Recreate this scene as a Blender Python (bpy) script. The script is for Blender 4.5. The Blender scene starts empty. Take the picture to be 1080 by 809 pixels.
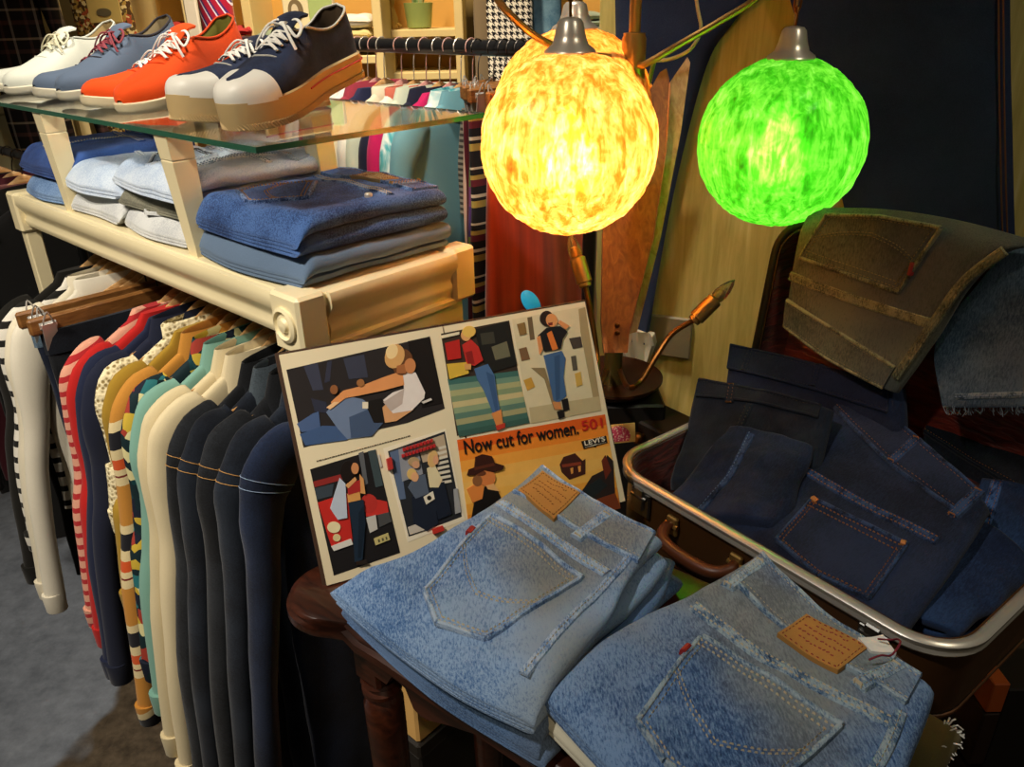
import bpy, math, random
from mathutils import Vector, Matrix, noise
random.seed(7)
PI = math.pi
SC = bpy.context.scene
COL = SC.collection
R = math.radians

# ------------------------------------------------------------------ camera model (1080 x 809 frame)
F = 830.0; PITCH = R(25.7); ROLL = R(1.2); CZ = 1.35
CAM = Vector((0, 0, CZ))
_f = Vector((0, math.cos(PITCH), -math.sin(PITCH)))
_r0 = Vector((1, 0, 0)); _u0 = Vector((0, math.sin(PITCH), math.cos(PITCH)))
_r = _r0 * math.cos(ROLL) - _u0 * math.sin(ROLL)
_u = _u0 * math.cos(ROLL) + _r0 * math.sin(ROLL)
def ray(px, py): return _f + _r * ((px - 540) / F) - _u * ((py - 404.5) / F)
def atz(px, py, z):
    d = ray(px, py); return CAM + d * ((z - CZ) / d.z)
def atd(px, py, d): return CAM + ray(px, py) * d
def atplane(px, py, o, n):
    d = ray(px, py); return CAM + d * ((o - CAM).dot(n) / d.dot(n))

# display shelf frame: U runs along its front, V into its depth
A_ = R(137.3)
U = Vector((math.cos(A_), math.sin(A_), 0)); V = Vector((U.y, -U.x, 0))
KC = 1.067
SO = Vector((-.2433, .8803, 0)); SR = Vector((-.228, .825, 0))
def W(u, v, z): return SO + (U * u + V * v) * KC + Vector((0, 0, z))      # display shelf
def WR(u, v, z): return SR + U * u + V * v + Vector((0, 0, z))            # rear rack

# ------------------------------------------------------------------ colours and materials
def lin(c): return c / 12.92 if c <= .04045 else ((c + .055) / 1.055) ** 2.4
def rgb(h):
    h = h.lstrip('#'); return tuple(lin(int(h[i:i + 2], 16) / 255) for i in (0, 2, 4)) + (1,)
class NT:
    def __init__(s, name):
        s.m = bpy.data.materials.new(name); s.m.use_nodes = True
        s.t = s.m.node_tree; s.b = s.t.nodes['Principled BSDF']; s.out = s.t.nodes['Material Output']
    def n(s, ty, **kw):
        nd = s.t.nodes.new(ty)
        for k, v in kw.items():
            if k.startswith('i_'):
                nm = k[2:]; nm = int(nm) if nm.isdigit() else nm.replace('_', ' ')
                nd.inputs[nm].default_value = v
            else: setattr(nd, k, v)
        return nd
    def l(s, a, b): s.t.links.new(a, b)
    def ramp(s, stops, interp='LINEAR'):
        r = s.n('ShaderNodeValToRGB'); cr = r.color_ramp; cr.interpolation = interp
        while len(cr.elements) < len(stops): cr.elements.new(.5)
        for e, (p, c) in zip(cr.elements, stops):
            e.position = p; e.color = c if len(c) == 4 else tuple(c) + (1,)
        return r
    def mix(s, fac, a, b, blend='MIX'):
        m = s.n('ShaderNodeMix', data_type='RGBA', blend_type=blend)
        for sock, v in ((m.inputs[0], fac), (m.inputs[6], a), (m.inputs[7], b)):
            if hasattr(v, 'is_linked') or isinstance(v, bpy.types.NodeSocket): s.l(v, sock)
            else: sock.default_value = v
        return m.outputs[2]
    def noise(s, scale, detail=3, rough=.6, vec=None, dist=0):
        n = s.n('ShaderNodeTexNoise'); n.inputs['Scale'].default_value = scale
        n.inputs['Detail'].default_value = detail; n.inputs['Roughness'].default_value = rough
        n.inputs['Distortion'].default_value = dist
        s.l(vec if vec is not None else s.co(), n.inputs['Vector']); return n.outputs['Fac']
    def co(s):
        if not hasattr(s, '_co'): s._co = s.n('ShaderNodeTexCoord').outputs['Object']
        return s._co
    def mapped(s, scale, rot=(0, 0, 0), loc=(0, 0, 0)):
        m = s.n('ShaderNodeMapping'); m.inputs['Scale'].default_value = scale
        m.inputs['Rotation'].default_value = rot; m.inputs['Location'].default_value = loc
        s.l(s.co(), m.inputs['Vector']); return m.outputs[0]
    def bump(s, h, strength=.3, dist=.001):
        b = s.n('ShaderNodeBump'); b.inputs['Strength'].default_value = strength; b.inputs['Distance'].default_value = dist
        s.l(h, b.inputs['Height']); s.l(b.outputs[0], s.b.inputs['Normal'])
    def math(s, op, a, b=0.0):
        m = s.n('ShaderNodeMath', operation=op)
        for i, v in enumerate((a, b)):
            if isinstance(v, bpy.types.NodeSocket): s.l(v, m.inputs[i])
            else: m.inputs[i].default_value = v
        return m.outputs[0]
    def setc(s, v):
        if isinstance(v, bpy.types.NodeSocket): s.l(v, s.b.inputs['Base Color'])
        else: s.b.inputs['Base Color'].default_value = v
    def p(s, rough=.6, metal=0, spec=.5, sheen=0, coat=0):
        s.b.inputs['Roughness'].default_value = rough; s.b.inputs['Metallic'].default_value = metal
        s.b.inputs['Specular IOR Level'].default_value = spec; s.b.inputs['Sheen Weight'].default_value = sheen
        s.b.inputs['Coat Weight'].default_value = coat; return s

_MC = {}
def plain(hexc, rough=.6, metal=0, spec=.4, vary=.12, scale=14, coat=0):
    key = (hexc, rough, metal, spec, vary, scale, coat)
    if key in _MC: return _MC[key]
    t = NT('paint_' + hexc.strip('#')); c = rgb(hexc); d = tuple(x * (1 - vary) for x in c[:3]) + (1,)
    t.setc(t.mix(t.noise(scale, 4), d, c)); t.p(rough, metal, spec, 0, coat)
    _MC[key] = t.m; return t.m
def fabric(hexc, rough=.85, weave=900, vary=.18, bump=.25):
    key = ('fab', hexc, weave, vary)
    if key in _MC: return _MC[key]
    t = NT('cloth_' + hexc.strip('#')); c = rgb(hexc); d = tuple(x * (1 - vary * 1.6) for x in c[:3]) + (1,)
    w = t.noise(weave, 2, .5)
    t.setc(t.mix(t.math('MULTIPLY', t.math('ADD', t.noise(9, 4), w), .5), d, c))
    t.p(rough, 0, .2, .1); t.bump(w, bump, .0006); _MC[key] = t.m; return t.m
def denim(name, dark, mid, light, fade=.5, fade_scale=7, speck=.5, loc=(0, 0, 0), cast=None):
    t = NT('denim_' + name)
    big = t.noise(fade_scale, 5, .55, t.mapped((1, 1, 1), (0, 0, 0), loc))
    st = t.noise(620, 2, .65, t.mapped((1, .28, 1), (0, 0, .6)))
    fine = t.noise(1100, 1, .5)
    mot = t.noise(60, 4, .7)
    k = t.math('ADD', t.math('MULTIPLY', big, .9), t.math('ADD', t.math('MULTIPLY', t.math('SUBTRACT', st, .5), speck * .62), t.math('MULTIPLY', t.math('ADD', st, t.math('ADD', fine, mot)), speck * .22)))
    lo = .42 + .33 * speck - .20 * fade; r = t.ramp([(max(0, lo - .2), rgb(dark)), (lo, rgb(mid)), (min(1, lo + .22), rgb(light))]); t.l(k, r.inputs[0])
    out = r.outputs[0]
    if cast:
        cn = t.ramp([(.45, (0, 0, 0, 1)), (.62, (1, 1, 1, 1))]); t.l(t.noise(5, 2, .5, t.mapped((1, 1, 1), (0, 0, 0), (3, 1, 2))), cn.inputs[0])
        out = t.mix(t.math('MULTIPLY', cn.outputs[0], .75), out, t.mix(k, rgb(dark), rgb(cast)))
    t.setc(out); t.p(.9, 0, .15, .12)
    t.bump(t.math('ADD', st, fine), .5, .0009); return t.m
def bands(name, period, stops, axis=2, rough=.85, slope=0, jitter=.0):
    t = NT('banded_' + name); sx = t.n('ShaderNodeSeparateXYZ'); t.l(t.co(), sx.inputs[0])
    v = sx.outputs[axis]
    if slope: v = t.math('ADD', v, t.math('MULTIPLY', t.math('ABSOLUTE', sx.outputs[0]), slope))
    if jitter: v = t.math('ADD', v, t.math('MULTIPLY', t.noise(12), jitter))
    f = t.math('FRACT', t.math('DIVIDE', t.math('ADD', v, 20.0), period))
    r = t.ramp([(p, rgb(c)) for p, c in stops], 'CONSTANT'); t.l(f, r.inputs[0])
    w = t.noise(800, 2); t.setc(t.mix(t.math('MULTIPLY', w, .25), r.outputs[0], (.02, .02, .02, 1))); t.p(rough, 0, .2, .1)
    t.bump(w, .25, .0006); return t.m
def wood(name, dark, light, scale=(3, 30, 30), rough=.4, coat=.2, bump=.1):
    t = NT('wood_' + name); n = t.noise(4, 5, .6, t.mapped(scale), 1.2)
    r = t.ramp([(.3, rgb(dark)), (.7, rgb(light))]); t.l(n, r.inputs[0]); t.setc(r.outputs[0]); t.p(rough, 0, .4, 0, coat)
    t.bump(n, bump, .001); return t.m
def metal(hexc, rough=.3):
    t = NT('metal_' + hexc.strip('#')); n = t.noise(40, 4)
    c = rgb(hexc); t.setc(t.mix(n, tuple(x * .7 for x in c[:3]) + (1,), c)); t.p(rough, 1, .5)
    return t.m

# ------------------------------------------------------------------ mesh builder
class MB:
    def __init__(s): s.v = []; s.f = []; s.mi = []; s.cur = 0
    def add(s, vs, fs):
        o = len(s.v); s.v += [Vector(q) for q in vs]
        for f in fs: s.f.append(tuple(o + i for i in f)); s.mi.append(s.cur)
        return s
    def box(s, x0, x1, y0, y1, z0, z1, b=0.0):
        if b <= 0:
            vs = [(x, y, z) for z in (z0, z1) for y in (y0, y1) for x in (x0, x1)]
            return s.add(vs, [(0, 2, 3, 1), (4, 5, 7, 6), (0, 1, 5, 4), (2, 6, 7, 3), (0, 4, 6, 2), (1, 3, 7, 5)])
        X = (x0, x1); Y = (y0, y1); Z = (z0, z1); vs = []; idx = {}
        for i in (0, 1):
            for j in (0, 1):
                for k in (0, 1):
                    p = (X[i], Y[j], Z[k]); q = (b * (1 - 2 * i), b * (1 - 2 * j), b * (1 - 2 * k))
                    for a in range(3):
                        w = [p[c] + (q[c] if c != a else 0) for c in range(3)]
                        idx[i, j, k, a] = len(vs); vs.append(w)
        fs = []
        for a in range(3):
            o = [c for c in range(3) if c != a]
            for sgn in (0, 1):
                loop = []
                for (p, q) in ((0, 0), (1, 0), (1, 1), (0, 1)):
                    t = [0, 0, 0]; t[a] = sgn; t[o[0]] = p; t[o[1]] = q; loop.append(idx[tuple(t) + (a,)])
                fs.append(tuple(loop))
        for a in range(3):
            o = [c for c in range(3) if c != a]
            for p in (0, 1):
                for q in (0, 1):
                    t0 = [0, 0, 0]; t1 = [0, 0, 0]; t0[a] = 0; t1[a] = 1
                    t0[o[0]] = t1[o[0]] = p; t0[o[1]] = t1[o[1]] = q
                    fs.append((idx[tuple(t0) + (o[0],)], idx[tuple(t1) + (o[0],)], idx[tuple(t1) + (o[1],)], idx[tuple(t0) + (o[1],)]))
        for i in (0, 1):
            for j in (0, 1):
                for k in (0, 1): fs.append(tuple(idx[i, j, k, a] for a in range(3)))
        return s.add(vs, fs)
    def obox(s, o, ex, ey, ez, b=0.0):
        """box on a frame: corner o and three full edge vectors"""
        t = MB(); lx, ly, lz = ex.length, ey.length, ez.length; t.box(0, lx, 0, ly, 0, lz, b)
        return s.add([o + ex / lx * q.x + ey / ly * q.y + ez / lz * q.z for q in t.v], t.f)
    def loft(s, rings, closed=True, caps=True):
        n = len(rings[0]); vs = [p for r in rings for p in r]; fs = []
        for i in range(len(rings) - 1):
            for j in range(n if closed else n - 1):
                k = (j + 1) % n; fs.append((i * n + j, i * n + k, (i + 1) * n + k, (i + 1) * n + j))
        if caps and closed:
            fs.append(tuple(range(n - 1, -1, -1))); o = (len(rings) - 1) * n; fs.append(tuple(range(o, o + n)))
        return s.add(vs, fs)
    def tube(s, path, r, n=8, caps=True, flat=1.0, up=None):
        path = [Vector(p) for p in path]; m = len(path)
        rr = r if isinstance(r, (list, tuple)) else [r] * m
        rings = []; prev = up
        for i, p in enumerate(path):
            t = (path[min(i + 1, m - 1)] - path[max(i - 1, 0)])
            if t.length < 1e-9: t = Vector((0, 0, 1))
            t.normalize()
            a = Vector(prev) if prev is not None else (Vector((0, 0, 1)) if abs(t.z) < .9 else Vector((1, 0, 0)))
            a = a - t * a.dot(t)
            if a.length < 1e-6: a = t.orthogonal()
            a.normalize(); b = t.cross(a); prev = a
            rings.append([p + a * (rr[i] * flat * math.cos(2 * PI * j / n)) + b * (rr[i] * math.sin(2 * PI * j / n)) for j in range(n)])
        return s.loft(rings, True, caps)
    def lathe(s, prof, n=24, o=(0, 0, 0), axis=None, caps=True):
        o = Vector(o); ax = Vector(axis).normalized() if axis is not None else Vector((0, 0, 1))
        a = ax.orthogonal().normalized(); b = ax.cross(a)
        rings = [[o + ax * h + (a * math.cos(2 * PI * j / n) + b * math.sin(2 * PI * j / n)) * max(r, 1e-5) for j in range(n)] for r, h in prof]
        return s.loft(rings, True, caps)
    def prism(s, poly, z0, z1):
        n = len(poly)
        return s.add([(x, y, z0) for x, y in poly] + [(x, y, z1) for x, y in poly],
                     [tuple(range(n - 1, -1, -1)), tuple(range(n, 2 * n))] + [(i, (i + 1) % n, n + (i + 1) % n, n + i) for i in range(n)])
    def pprism(s, pts, off):
        """polygon of 3D points thickened by the vector off"""
        n = len(pts)
        return s.add(list(pts) + [p + off for p in pts],
                     [tuple(range(n - 1, -1, -1)), tuple(range(n, 2 * n))] + [(i, (i + 1) % n, n + (i + 1) % n, n + i) for i in range(n)])
    def build(s, name, mats, parent=None, world=False, smooth=True, auto=35):
        me = bpy.data.meshes.new(name)
        vs = s.v
        if world and parent is not None:
            p = parent
            while p.parent: p = p.parent
            inv = p.matrix_basis.inverted(); vs = [inv @ q for q in vs]
        me.from_pydata([tuple(q) for q in vs], [], s.f)
        for m in (mats if isinstance(mats, (list, tuple)) else [mats]): me.materials.append(m)
        if any(s.mi): me.polygons.foreach_set('material_index', s.mi)
        me.validate(); me.update()
        import bmesh
        bm = bmesh.new(); bm.from_mesh(me); bmesh.ops.recalc_face_normals(bm, faces=bm.faces); bm.to_mesh(me); bm.free()
        if smooth:
            me.polygons.foreach_set('use_smooth', [True] * len(me.polygons))
            if auto: me.set_sharp_from_angle(angle=R(auto))
        o = bpy.data.objects.new(name, me); COL.objects.link(o)
        if parent is not None: o.parent = parent
        return o

def tag(o, label=None, cat=None, group=None, kind=None):
    if label: o['label'] = label
    if cat: o['category'] = cat
    if group: o['group'] = group
    if kind: o['kind'] = kind
    return o
def thing(name, label, cat, loc=(0, 0, 0), rot=(0, 0, 0), group=None, mat=None):
    o = bpy.data.objects.new(name, None); COL.objects.link(o); o.empty_display_size = .05
    if mat is not None: o.matrix_basis = mat
    else: o.location = loc; o.rotation_euler = rot
    if mat is None: o.matrix_basis = Matrix.LocRotScale(Vector(loc), __import__('mathutils').Euler(rot), None)
    return tag(o, label, cat, group)

def resample(pts, step):
    pts = [Vector(p) for p in pts]; out = [pts[0]]
    for a, b in zip(pts, pts[1:]):
        n = max(1, int(round((b - a).length / step)))
        for i in range(1, n + 1): out.append(a.lerp(b, i / n))
    return out
def smoothpath(pts, n=10):
    """Catmull-Rom through points"""
    pts = [Vector(p) for p in pts]; out = []
    for i in range(len(pts) - 1):
        p0 = pts[max(i - 1, 0)]; p1 = pts[i]; p2 = pts[i + 1]; p3 = pts[min(i + 2, len(pts) - 1)]
        for k in range(n):
            t = k / n
            out.append(.5 * ((2 * p1) + (p2 - p0) * t + (2 * p0 - 5 * p1 + 4 * p2 - p3) * t * t + (3 * p1 - p0 - 3 * p2 + p3) * t ** 3))
    out.append(pts[-1]); return out
# ------------------------------------------------------------------ folded cloth (jeans) built on a plane
def poly_at(pl, t):
    """point at fraction t of a polyline"""
    L = [(b - a).length for a, b in zip(pl, pl[1:])]; T = sum(L) * min(max(t, 0), 1)
    for (a, b), l in zip(zip(pl, pl[1:]), L):
        if T <= l or (b is pl[-1]): return a.lerp(b, min(T / l, 1.0) if l > 0 else 0)
        T -= l
    return pl[-1]
class Jeans:
    """c0,c1: edges along s (hem->waist) at t=0 / t=1;  d0,d1: edges along t at s=0 / s=1.  World points, or pixel pairs looked up on the plane."""
    def __init__(s, name, label, cat, group, o, n, c0, c1, d0, d1, H, N, mat, amp=.004, nscale=9, seed=0, round0=.10, round1=.0, th=.9, drop0=.6, ns=44, nt=30, fold=1, wob=.0, curl=None, inner=None):
        s.o = Vector(o); s.n = Vector(n).normalized(); s.H = H; s.amp = amp; s.nsc = nscale; s.seed = seed; s.mat = mat; s.seam = SEAM.get(mat.name, mat)
        if abs(s.n.z) > .999: ex = Vector((1, 0, 0))
        else: ex = Vector((0, 0, 1)).cross(s.n).normalized()
        ey = s.n.cross(ex)
        pts = [s.wp(p) for e in (c0, c1, d0, d1) for p in e]
        ctr = sum(pts, Vector()) / len(pts); s.org = ctr - s.n * H
        s.M = Matrix(((ex.x, ey.x, s.n.x, s.org.x), (ex.y, ey.y, s.n.y, s.org.y), (ex.z, ey.z, s.n.z, s.org.z), (0, 0, 0, 1)))
        s.Mi = s.M.inverted()
        s.root = thing(name, label, cat, group=group, mat=s.M)
        E = lambda e: smoothpath([s.loc(p) for p in e], 6) if len(e) > 2 else [s.loc(p) for p in e]
        s.c0, s.c1, s.d0, s.d1 = E(c0), E(c1), E(d0), E(d1)
        s.round0, s.round1, s.drop0 = round0, round1, drop0
        s.curl = curl
        s._mesh(N, th, ns, nt, fold, wob, inner)
    def wp(s, p):
        if isinstance(p, Vector): return p
        return atplane(p[0], p[1], s.o, s.n)
    def loc(s, p):
        q = s.Mi @ s.wp(p); return Vector((q.x, q.y, 0))
    def coons(s, a, t):
        a_, t_ = a, t
        C0 = poly_at(s.c0, a_); C1 = poly_at(s.c1, a_); D0 = poly_at(s.d0, t_); D1 = poly_at(s.d1, t_)
        P00 = s.c0[0]; P10 = s.c0[-1]; P01 = s.c1[0]; P11 = s.c1[-1]
        return C0 * (1 - t_) + C1 * t_ + D0 * (1 - a_) + D1 * a_ - (P00 * (1 - a_) * (1 - t_) + P10 * a_ * (1 - t_) + P01 * (1 - a_) * t_ + P11 * a_ * t_)
    def disp(s, x, y):
        p = Vector((x * s.nsc, y * s.nsc, s.seed * 3.7))
        d = noise.noise(p) * s.amp + noise.noise(p * 2.7) * s.amp * .45 + noise.noise(p * 7) * s.amp * .12
        if s.curl: d += s.curl(x, y)
        return d
    def top(s, x, y, h=0): return Vector((x, y, s.H + s.disp(x, y) + h))
    def _mesh(s, N, th, ns, nt, fold, wob, inner):
        H = s.H; pit = H / N; hw = pit * th / 2; T = (s.coons(.5, 1) - s.coons(.5, 0)).length
        path = []                       # (q metres along t, z)
        for i in range(N):
            z = H - pit * (i + .5); fwd_ = (i % 2 == 0)
            rng = random.Random(s.seed * 31 + i); j0 = wob * rng.uniform(-1, 1)
            a = [T * k / nt for k in range(nt + 1)]
            if not fwd_: a = a[::-1]
            if i > 0:
                path_q = a[0]; sg = 1 if path_q > T / 2 else -1; zc = z + pit / 2
                for k in range(1, 6):
                    an = PI / 2 - PI * k / 6; path.append((path_q + sg * (pit / 2) * math.cos(an) * 1.3, zc + pit / 2 * math.sin(an)))
            path += [(q, z) for q in a]
        # offset outline
        Lf, Rt = [], []
        m = len(path)
        for i, (q, z) in enumerate(path):
            q0, z0 = path[max(i - 1, 0)]; q1, z1 = path[min(i + 1, m - 1)]
            dx, dz = q1 - q0, z1 - z0; l = math.hypot(dx, dz) or 1; nx, nz = -dz / l, dx / l
            e = 1.0
            dend = min(abs(q - path[0][0]) if i < nt else 9, abs(q - path[-1][0]) if i > m - nt else 9)
            if dend < hw * 2: e = .55 + .45 * math.sqrt(max(0, min(1, dend / (hw * 2))))
            Lf.append((q + nx * hw * e, z + nz * hw * e)); Rt.append((q - nx * hw * e, z - nz * hw * e))
        out = Lf + Rt[::-1]
        mb = MB(); rings = []
        sv = [0, .004, .012, .025] + [.025 + (.95) * k / ns for k in range(1, ns)] + [.975, .988, .996, 1]
        for a in sv:
            ring = []; er = 1.0
            if a < s.round0: u = 1 - a / s.round0; er = 1 - s.drop0 * u * u
            if s.round1 and a > 1 - s.round1: u = 1 - (1 - a) / s.round1; er = min(er, 1 - s.drop0 * u * u)
            es = min(a, 1 - a); pin = 1 - .35 * (1 - min(1, es / .02)) ** 2
            cache = {}
            E0 = s.coons(a, 0); E0b = s.coons(a, .04); E1 = s.coons(a, 1); E1b = s.coons(a, .96)
            d0 = (E0 - E0b).normalized(); d1 = (E1 - E1b).normalized()
            for k, (q, z) in enumerate(out):
                kk = k if k < m else 2 * m - 1 - k
                zc = path[kk][1]; z = zc + (z - zc) * pin
                t = q / T
                if t < 0: P = E0 + d0 * (-q)
                elif t > 1: P = E1 + d1 * (q - T)
                else: P = s.coons(a, t)
                d = s.disp(P.x, P.y)
                off = wob * noise.noise(Vector((a * 3 + s.seed, zc * 60, 0)))
                P = P + d1 * off * max(0, min(1, t))
                ring.append(Vector((P.x, P.y, z * er * (1 + d / H))))
            rings.append(ring)
        mb.loft(rings, True, False)
        # end caps: bridge the two offset sides
        M2 = 2 * m
        for base in (0, (len(rings) - 1) * M2):
            for k in range(m - 1):
                mb.f.append((base + k, base + k + 1, base + M2 - 2 - k, base + M2 - 1 - k)); mb.mi.append(0)
        s.body = mb.build('denim_body', s.mat, s.root, auto=60)
    # ---- details that lie on the top face -------------------------------------------------
    def path(s, pts, step=.006):
        P = [s.loc(p) if not (isinstance(p, Vector) and getattr(p, 'is_frozen', False)) else p for p in pts]
        if len(P) > 2: P = smoothpath(P, 8)
        return resample(P, step)
    def st(s, pts): return [s.M @ Vector((*(s.coons(a, t).xy), s.H)) for a, t in pts]
    def ridge(s, mb, pts, w=.008, h=.0016):
        P = s.path(pts); rings = []
        for i, p in enumerate(P):
            t = (P[min(i + 1, len(P) - 1)] - P[max(i - 1, 0)]).normalized(); b = Vector((-t.y, t.x, 0))
            rings.append([s.top(*(p + b * (w * k)).xy, hh) for k, hh in ((-.62, -.001), (-.5, h * .8), (-.2, h), (.2, h), (.5, h * .8), (.62, -.001))])
        if len(rings) > 1:
            rings[0] = [p - Vector((0, 0, h + .001)) * (0 if k in (0, 5) else 1) for k, p in enumerate(rings[0])]; rings.insert(1, [p.lerp(q, .25) + Vector((0, 0, (h + .001) * .75 * (0 if k in (0, 5) else 1))) for k, (p, q) in enumerate(zip(rings[0], rings[1]))])
            e = rings[-1]; rings.append([p - Vector((0, 0, h + .001)) * (0 if k in (0, 5) else 1) for k, p in enumerate(e)])
        mb.loft(rings, False, False)
    def stitches(s, mb, pts, dash=.0034, gap=.0016, w=.0011, h=.0016, shift=0):
        P = s.path(pts, .001); acc = 0; i = 0; L = len(P); nstep = max(1, int(dash / .001)); g = max(1, int(round(gap / .001)))
        while i + nstep < L:
            a, b = P[i], P[i + nstep]; t = (b - a)
            if t.length > 1e-6:
                t.normalize(); c = Vector((-t.y, t.x, 0)); a = a + c * shift; b = b + c * shift
                q = [s.top(*(a + c * w * .5).xy, h * .5), s.top(*(a - c * w * .5).xy, h * .5), s.top(*(b - c * w * .5).xy, h * .5), s.top(*(b + c * w * .5).xy, h * .5)]
                m1 = s.top(*(a + t * w * .5).xy, h + .0008); m2 = s.top(*(b - t * w * .5).xy, h + .0008)
                mb.add(q + [m1, m2], [(0, 1, 4), (2, 3, 5), (1, 2, 5, 4), (3, 0, 4, 5)])
            i += nstep + g
    def patch(s, name, topl, botl, mat, h=.002, nu=14, nv=14, parent=None, label=None):
        a = [s.loc(p) for p in topl]; b = [s.loc(p) for p in botl]; mb = MB(); rings = []
        rows = [0, 0] + [k / nv for k in range(nv + 1)] + [1, 1]
        for r, v in enumerate(rows):
            ring = []; cols = [0] + [k / nu for k in range(nu + 1)] + [1]
            for c, u in enumerate(cols):
                p = poly_at(a, u).lerp(poly_at(b, u), v)
                edge = r in (0, len(rows) - 1) or c in (0, len(cols) - 1)
                ring.append(s.top(p.x, p.y, -.0015 if edge else h))
            rings.append(ring)
        del rings[1]; del rings[-2]
        mb.loft(rings, False, False)
        o = mb.build(name, mat, parent or s.root)
        if label: o['label'] = label
        return o
    def pocket(s, A, B, bottom, mat, thread, hem=.012, name='back_pocket', arc=True, h=.0022):
        """A,B: top corners; bottom: polyline from below A to below B"""
        s.patch(name, [A, B], bottom, mat, h)
        a, b = s.loc(A), s.loc(B); bt = [s.loc(p) for p in bottom]
        W2 = lambda p: s.M @ Vector((p.x, p.y, s.H))
        c = (a + b + sum(bt, Vector())) / (2 + len(bt))
        ins = lambda p, k=.92: W2(c + (p - c) * k)
        seam, stt = MB(), MB()
        outl = [a] + bt + [b]
        for p, q in zip(outl, outl[1:]): 
            s.ridge(seam, [ins(p, .985), ins(q, .985)], .004, h + .0018)
            s.stitches(stt, [ins(p, .955), ins(q, .955)], h=h + .0012); s.stitches(stt, [ins(p, .88), ins(q, .88)], h=h + .0012)
        s.ridge(seam, [W2(a), W2(b)], .005, h + .0022)
        d = (bt[0] + bt[-1]) / 2 - (a + b) / 2; d = d.normalized() * hem
        s.stitches(stt, [ins(a + d * .25, .96), ins(b + d * .25, .96)], h=h + .0012); s.stitches(stt, [W2(a.lerp(b, .03) + d), W2(a.lerp(b, .97) + d)], h=h + .0012)
        if arc:
            mid = c + d * .6; L = a.lerp(bt[0], .42); Rr = b.lerp(bt[-1], .42); lo = c.lerp((bt[0] + bt[-1]) / 2, .1)
            for k in (0, .004):
                o = d.normalized() * k
                s.stitches(stt, [W2(L + o), W2(L.lerp(lo, .5) + d * .6 + o), W2(lo + d * 0.5 + o)], h=h + .001)
                s.stitches(stt, [W2(lo + d * .5 + o), W2(Rr.lerp(lo, .5) + d * .6 + o), W2(Rr + o)], h=h + .001)
        seam.build('pocket_seam', s.seam, s.root); stt.build('pocket_stitching', thread, s.root, smooth=False)
    def seamline(s, pts, mat, thread, w=.011, h=.0018, rows=(-.0035, .0035), name='yoke_seam'):
        mb = MB(); s.ridge(mb, pts, w, h); o = mb.build(name, s.seam, s.root)
        st = MB()
        for r in rows: s.stitches(st, pts, h=h + .0006, shift=r)
        st.build('seam_stitching', thread, s.root, smooth=False)
    def loop(s, p, q, mat, thread, w=.012, h=.0042):
        mb = MB(); s.ridge(mb, [p, q], w, h); o = mb.build('belt_loop', s.seam, s.root); st = MB()
        a, b = s.wp(p), s.wp(q)
        for r in (-.0032, .0032): s.stitches(st, [a, b], h=h, shift=r)
        for f in (.04, .96):
            m = a.lerp(b, f); c = (b - a).cross(s.n).normalized() * w * .45
            s.stitches(st, [m - c, m + c], dash=.009, gap=.001, h=h + .001, w=.002)
        st.build('bar_tack', thread, s.root, smooth=False)
    def waistband(s, lower, upper, mat, thread, h=.0028):
        s.patch('waistband', upper, lower, mat, h, 40, 6)
        st = MB(); lo = [s.wp(p) for p in lower]; up_ = [s.wp(p) for p in upper]
        n = 12
        f1 = [poly_at(lo, k / n).lerp(poly_at(up_, k / n), .10) for k in range(n + 1)]
        f2 = [poly_at(lo, k / n).lerp(poly_at(up_, k / n), .90) for k in range(n + 1)]
        for f in (f1, f2): st = MB(); s.stitches(st, f, h=h); st.build('waistband_stitching', thread, s.root, smooth=False)
        for f in (lo, up_): st = MB(); s.ridge(st, f, .0036, h + .0012); st.build('waistband_edge', s.seam, s.root)
    def leather(s, a, b, c, d, mat, ink, label=None):
        """corners a,b (top edge) and d,c (bottom edge) in reading order"""
        o = s.patch('leather_patch', [a, b], [d, c], mat, .0044, label=label)
        P = [s.loc(p) for p in (a, b, c, d)]
        f = lambda u, v: s.M @ Vector(((P[0].lerp(P[1], u)).lerp(P[3].lerp(P[2], u), v).x, (P[0].lerp(P[1], u)).lerp(P[3].lerp(P[2], u), v).y, s.H))
        st = MB(); rng = random.Random(5)
        for v, u0, u1 in ((.18, .25, .75), (.36, .12, .88), (.52, .12, .86), (.70, .2, .8)):
            u = u0
            while u < u1:
                du = rng.uniform(.03, .07); s.ridge(st, [f(u, v + rng.uniform(-.03, .03)), f(min(u + du, u1), v + rng.uniform(-.03, .03))], .0016, .0050); u += du + .02
        st.build('patch_print', ink, o); q = MB()
        for p_, q_ in (((.05, .06), (.95, .06)), ((.95, .06), (.95, .94)), ((.95, .94), (.05, .94)), ((.05, .94), (.05, .06))):
            s.stitches(q, [f(*p_), f(*q_)], h=.0048)
        q.build('patch_stitching', ink, o, smooth=False)
        return o
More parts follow.
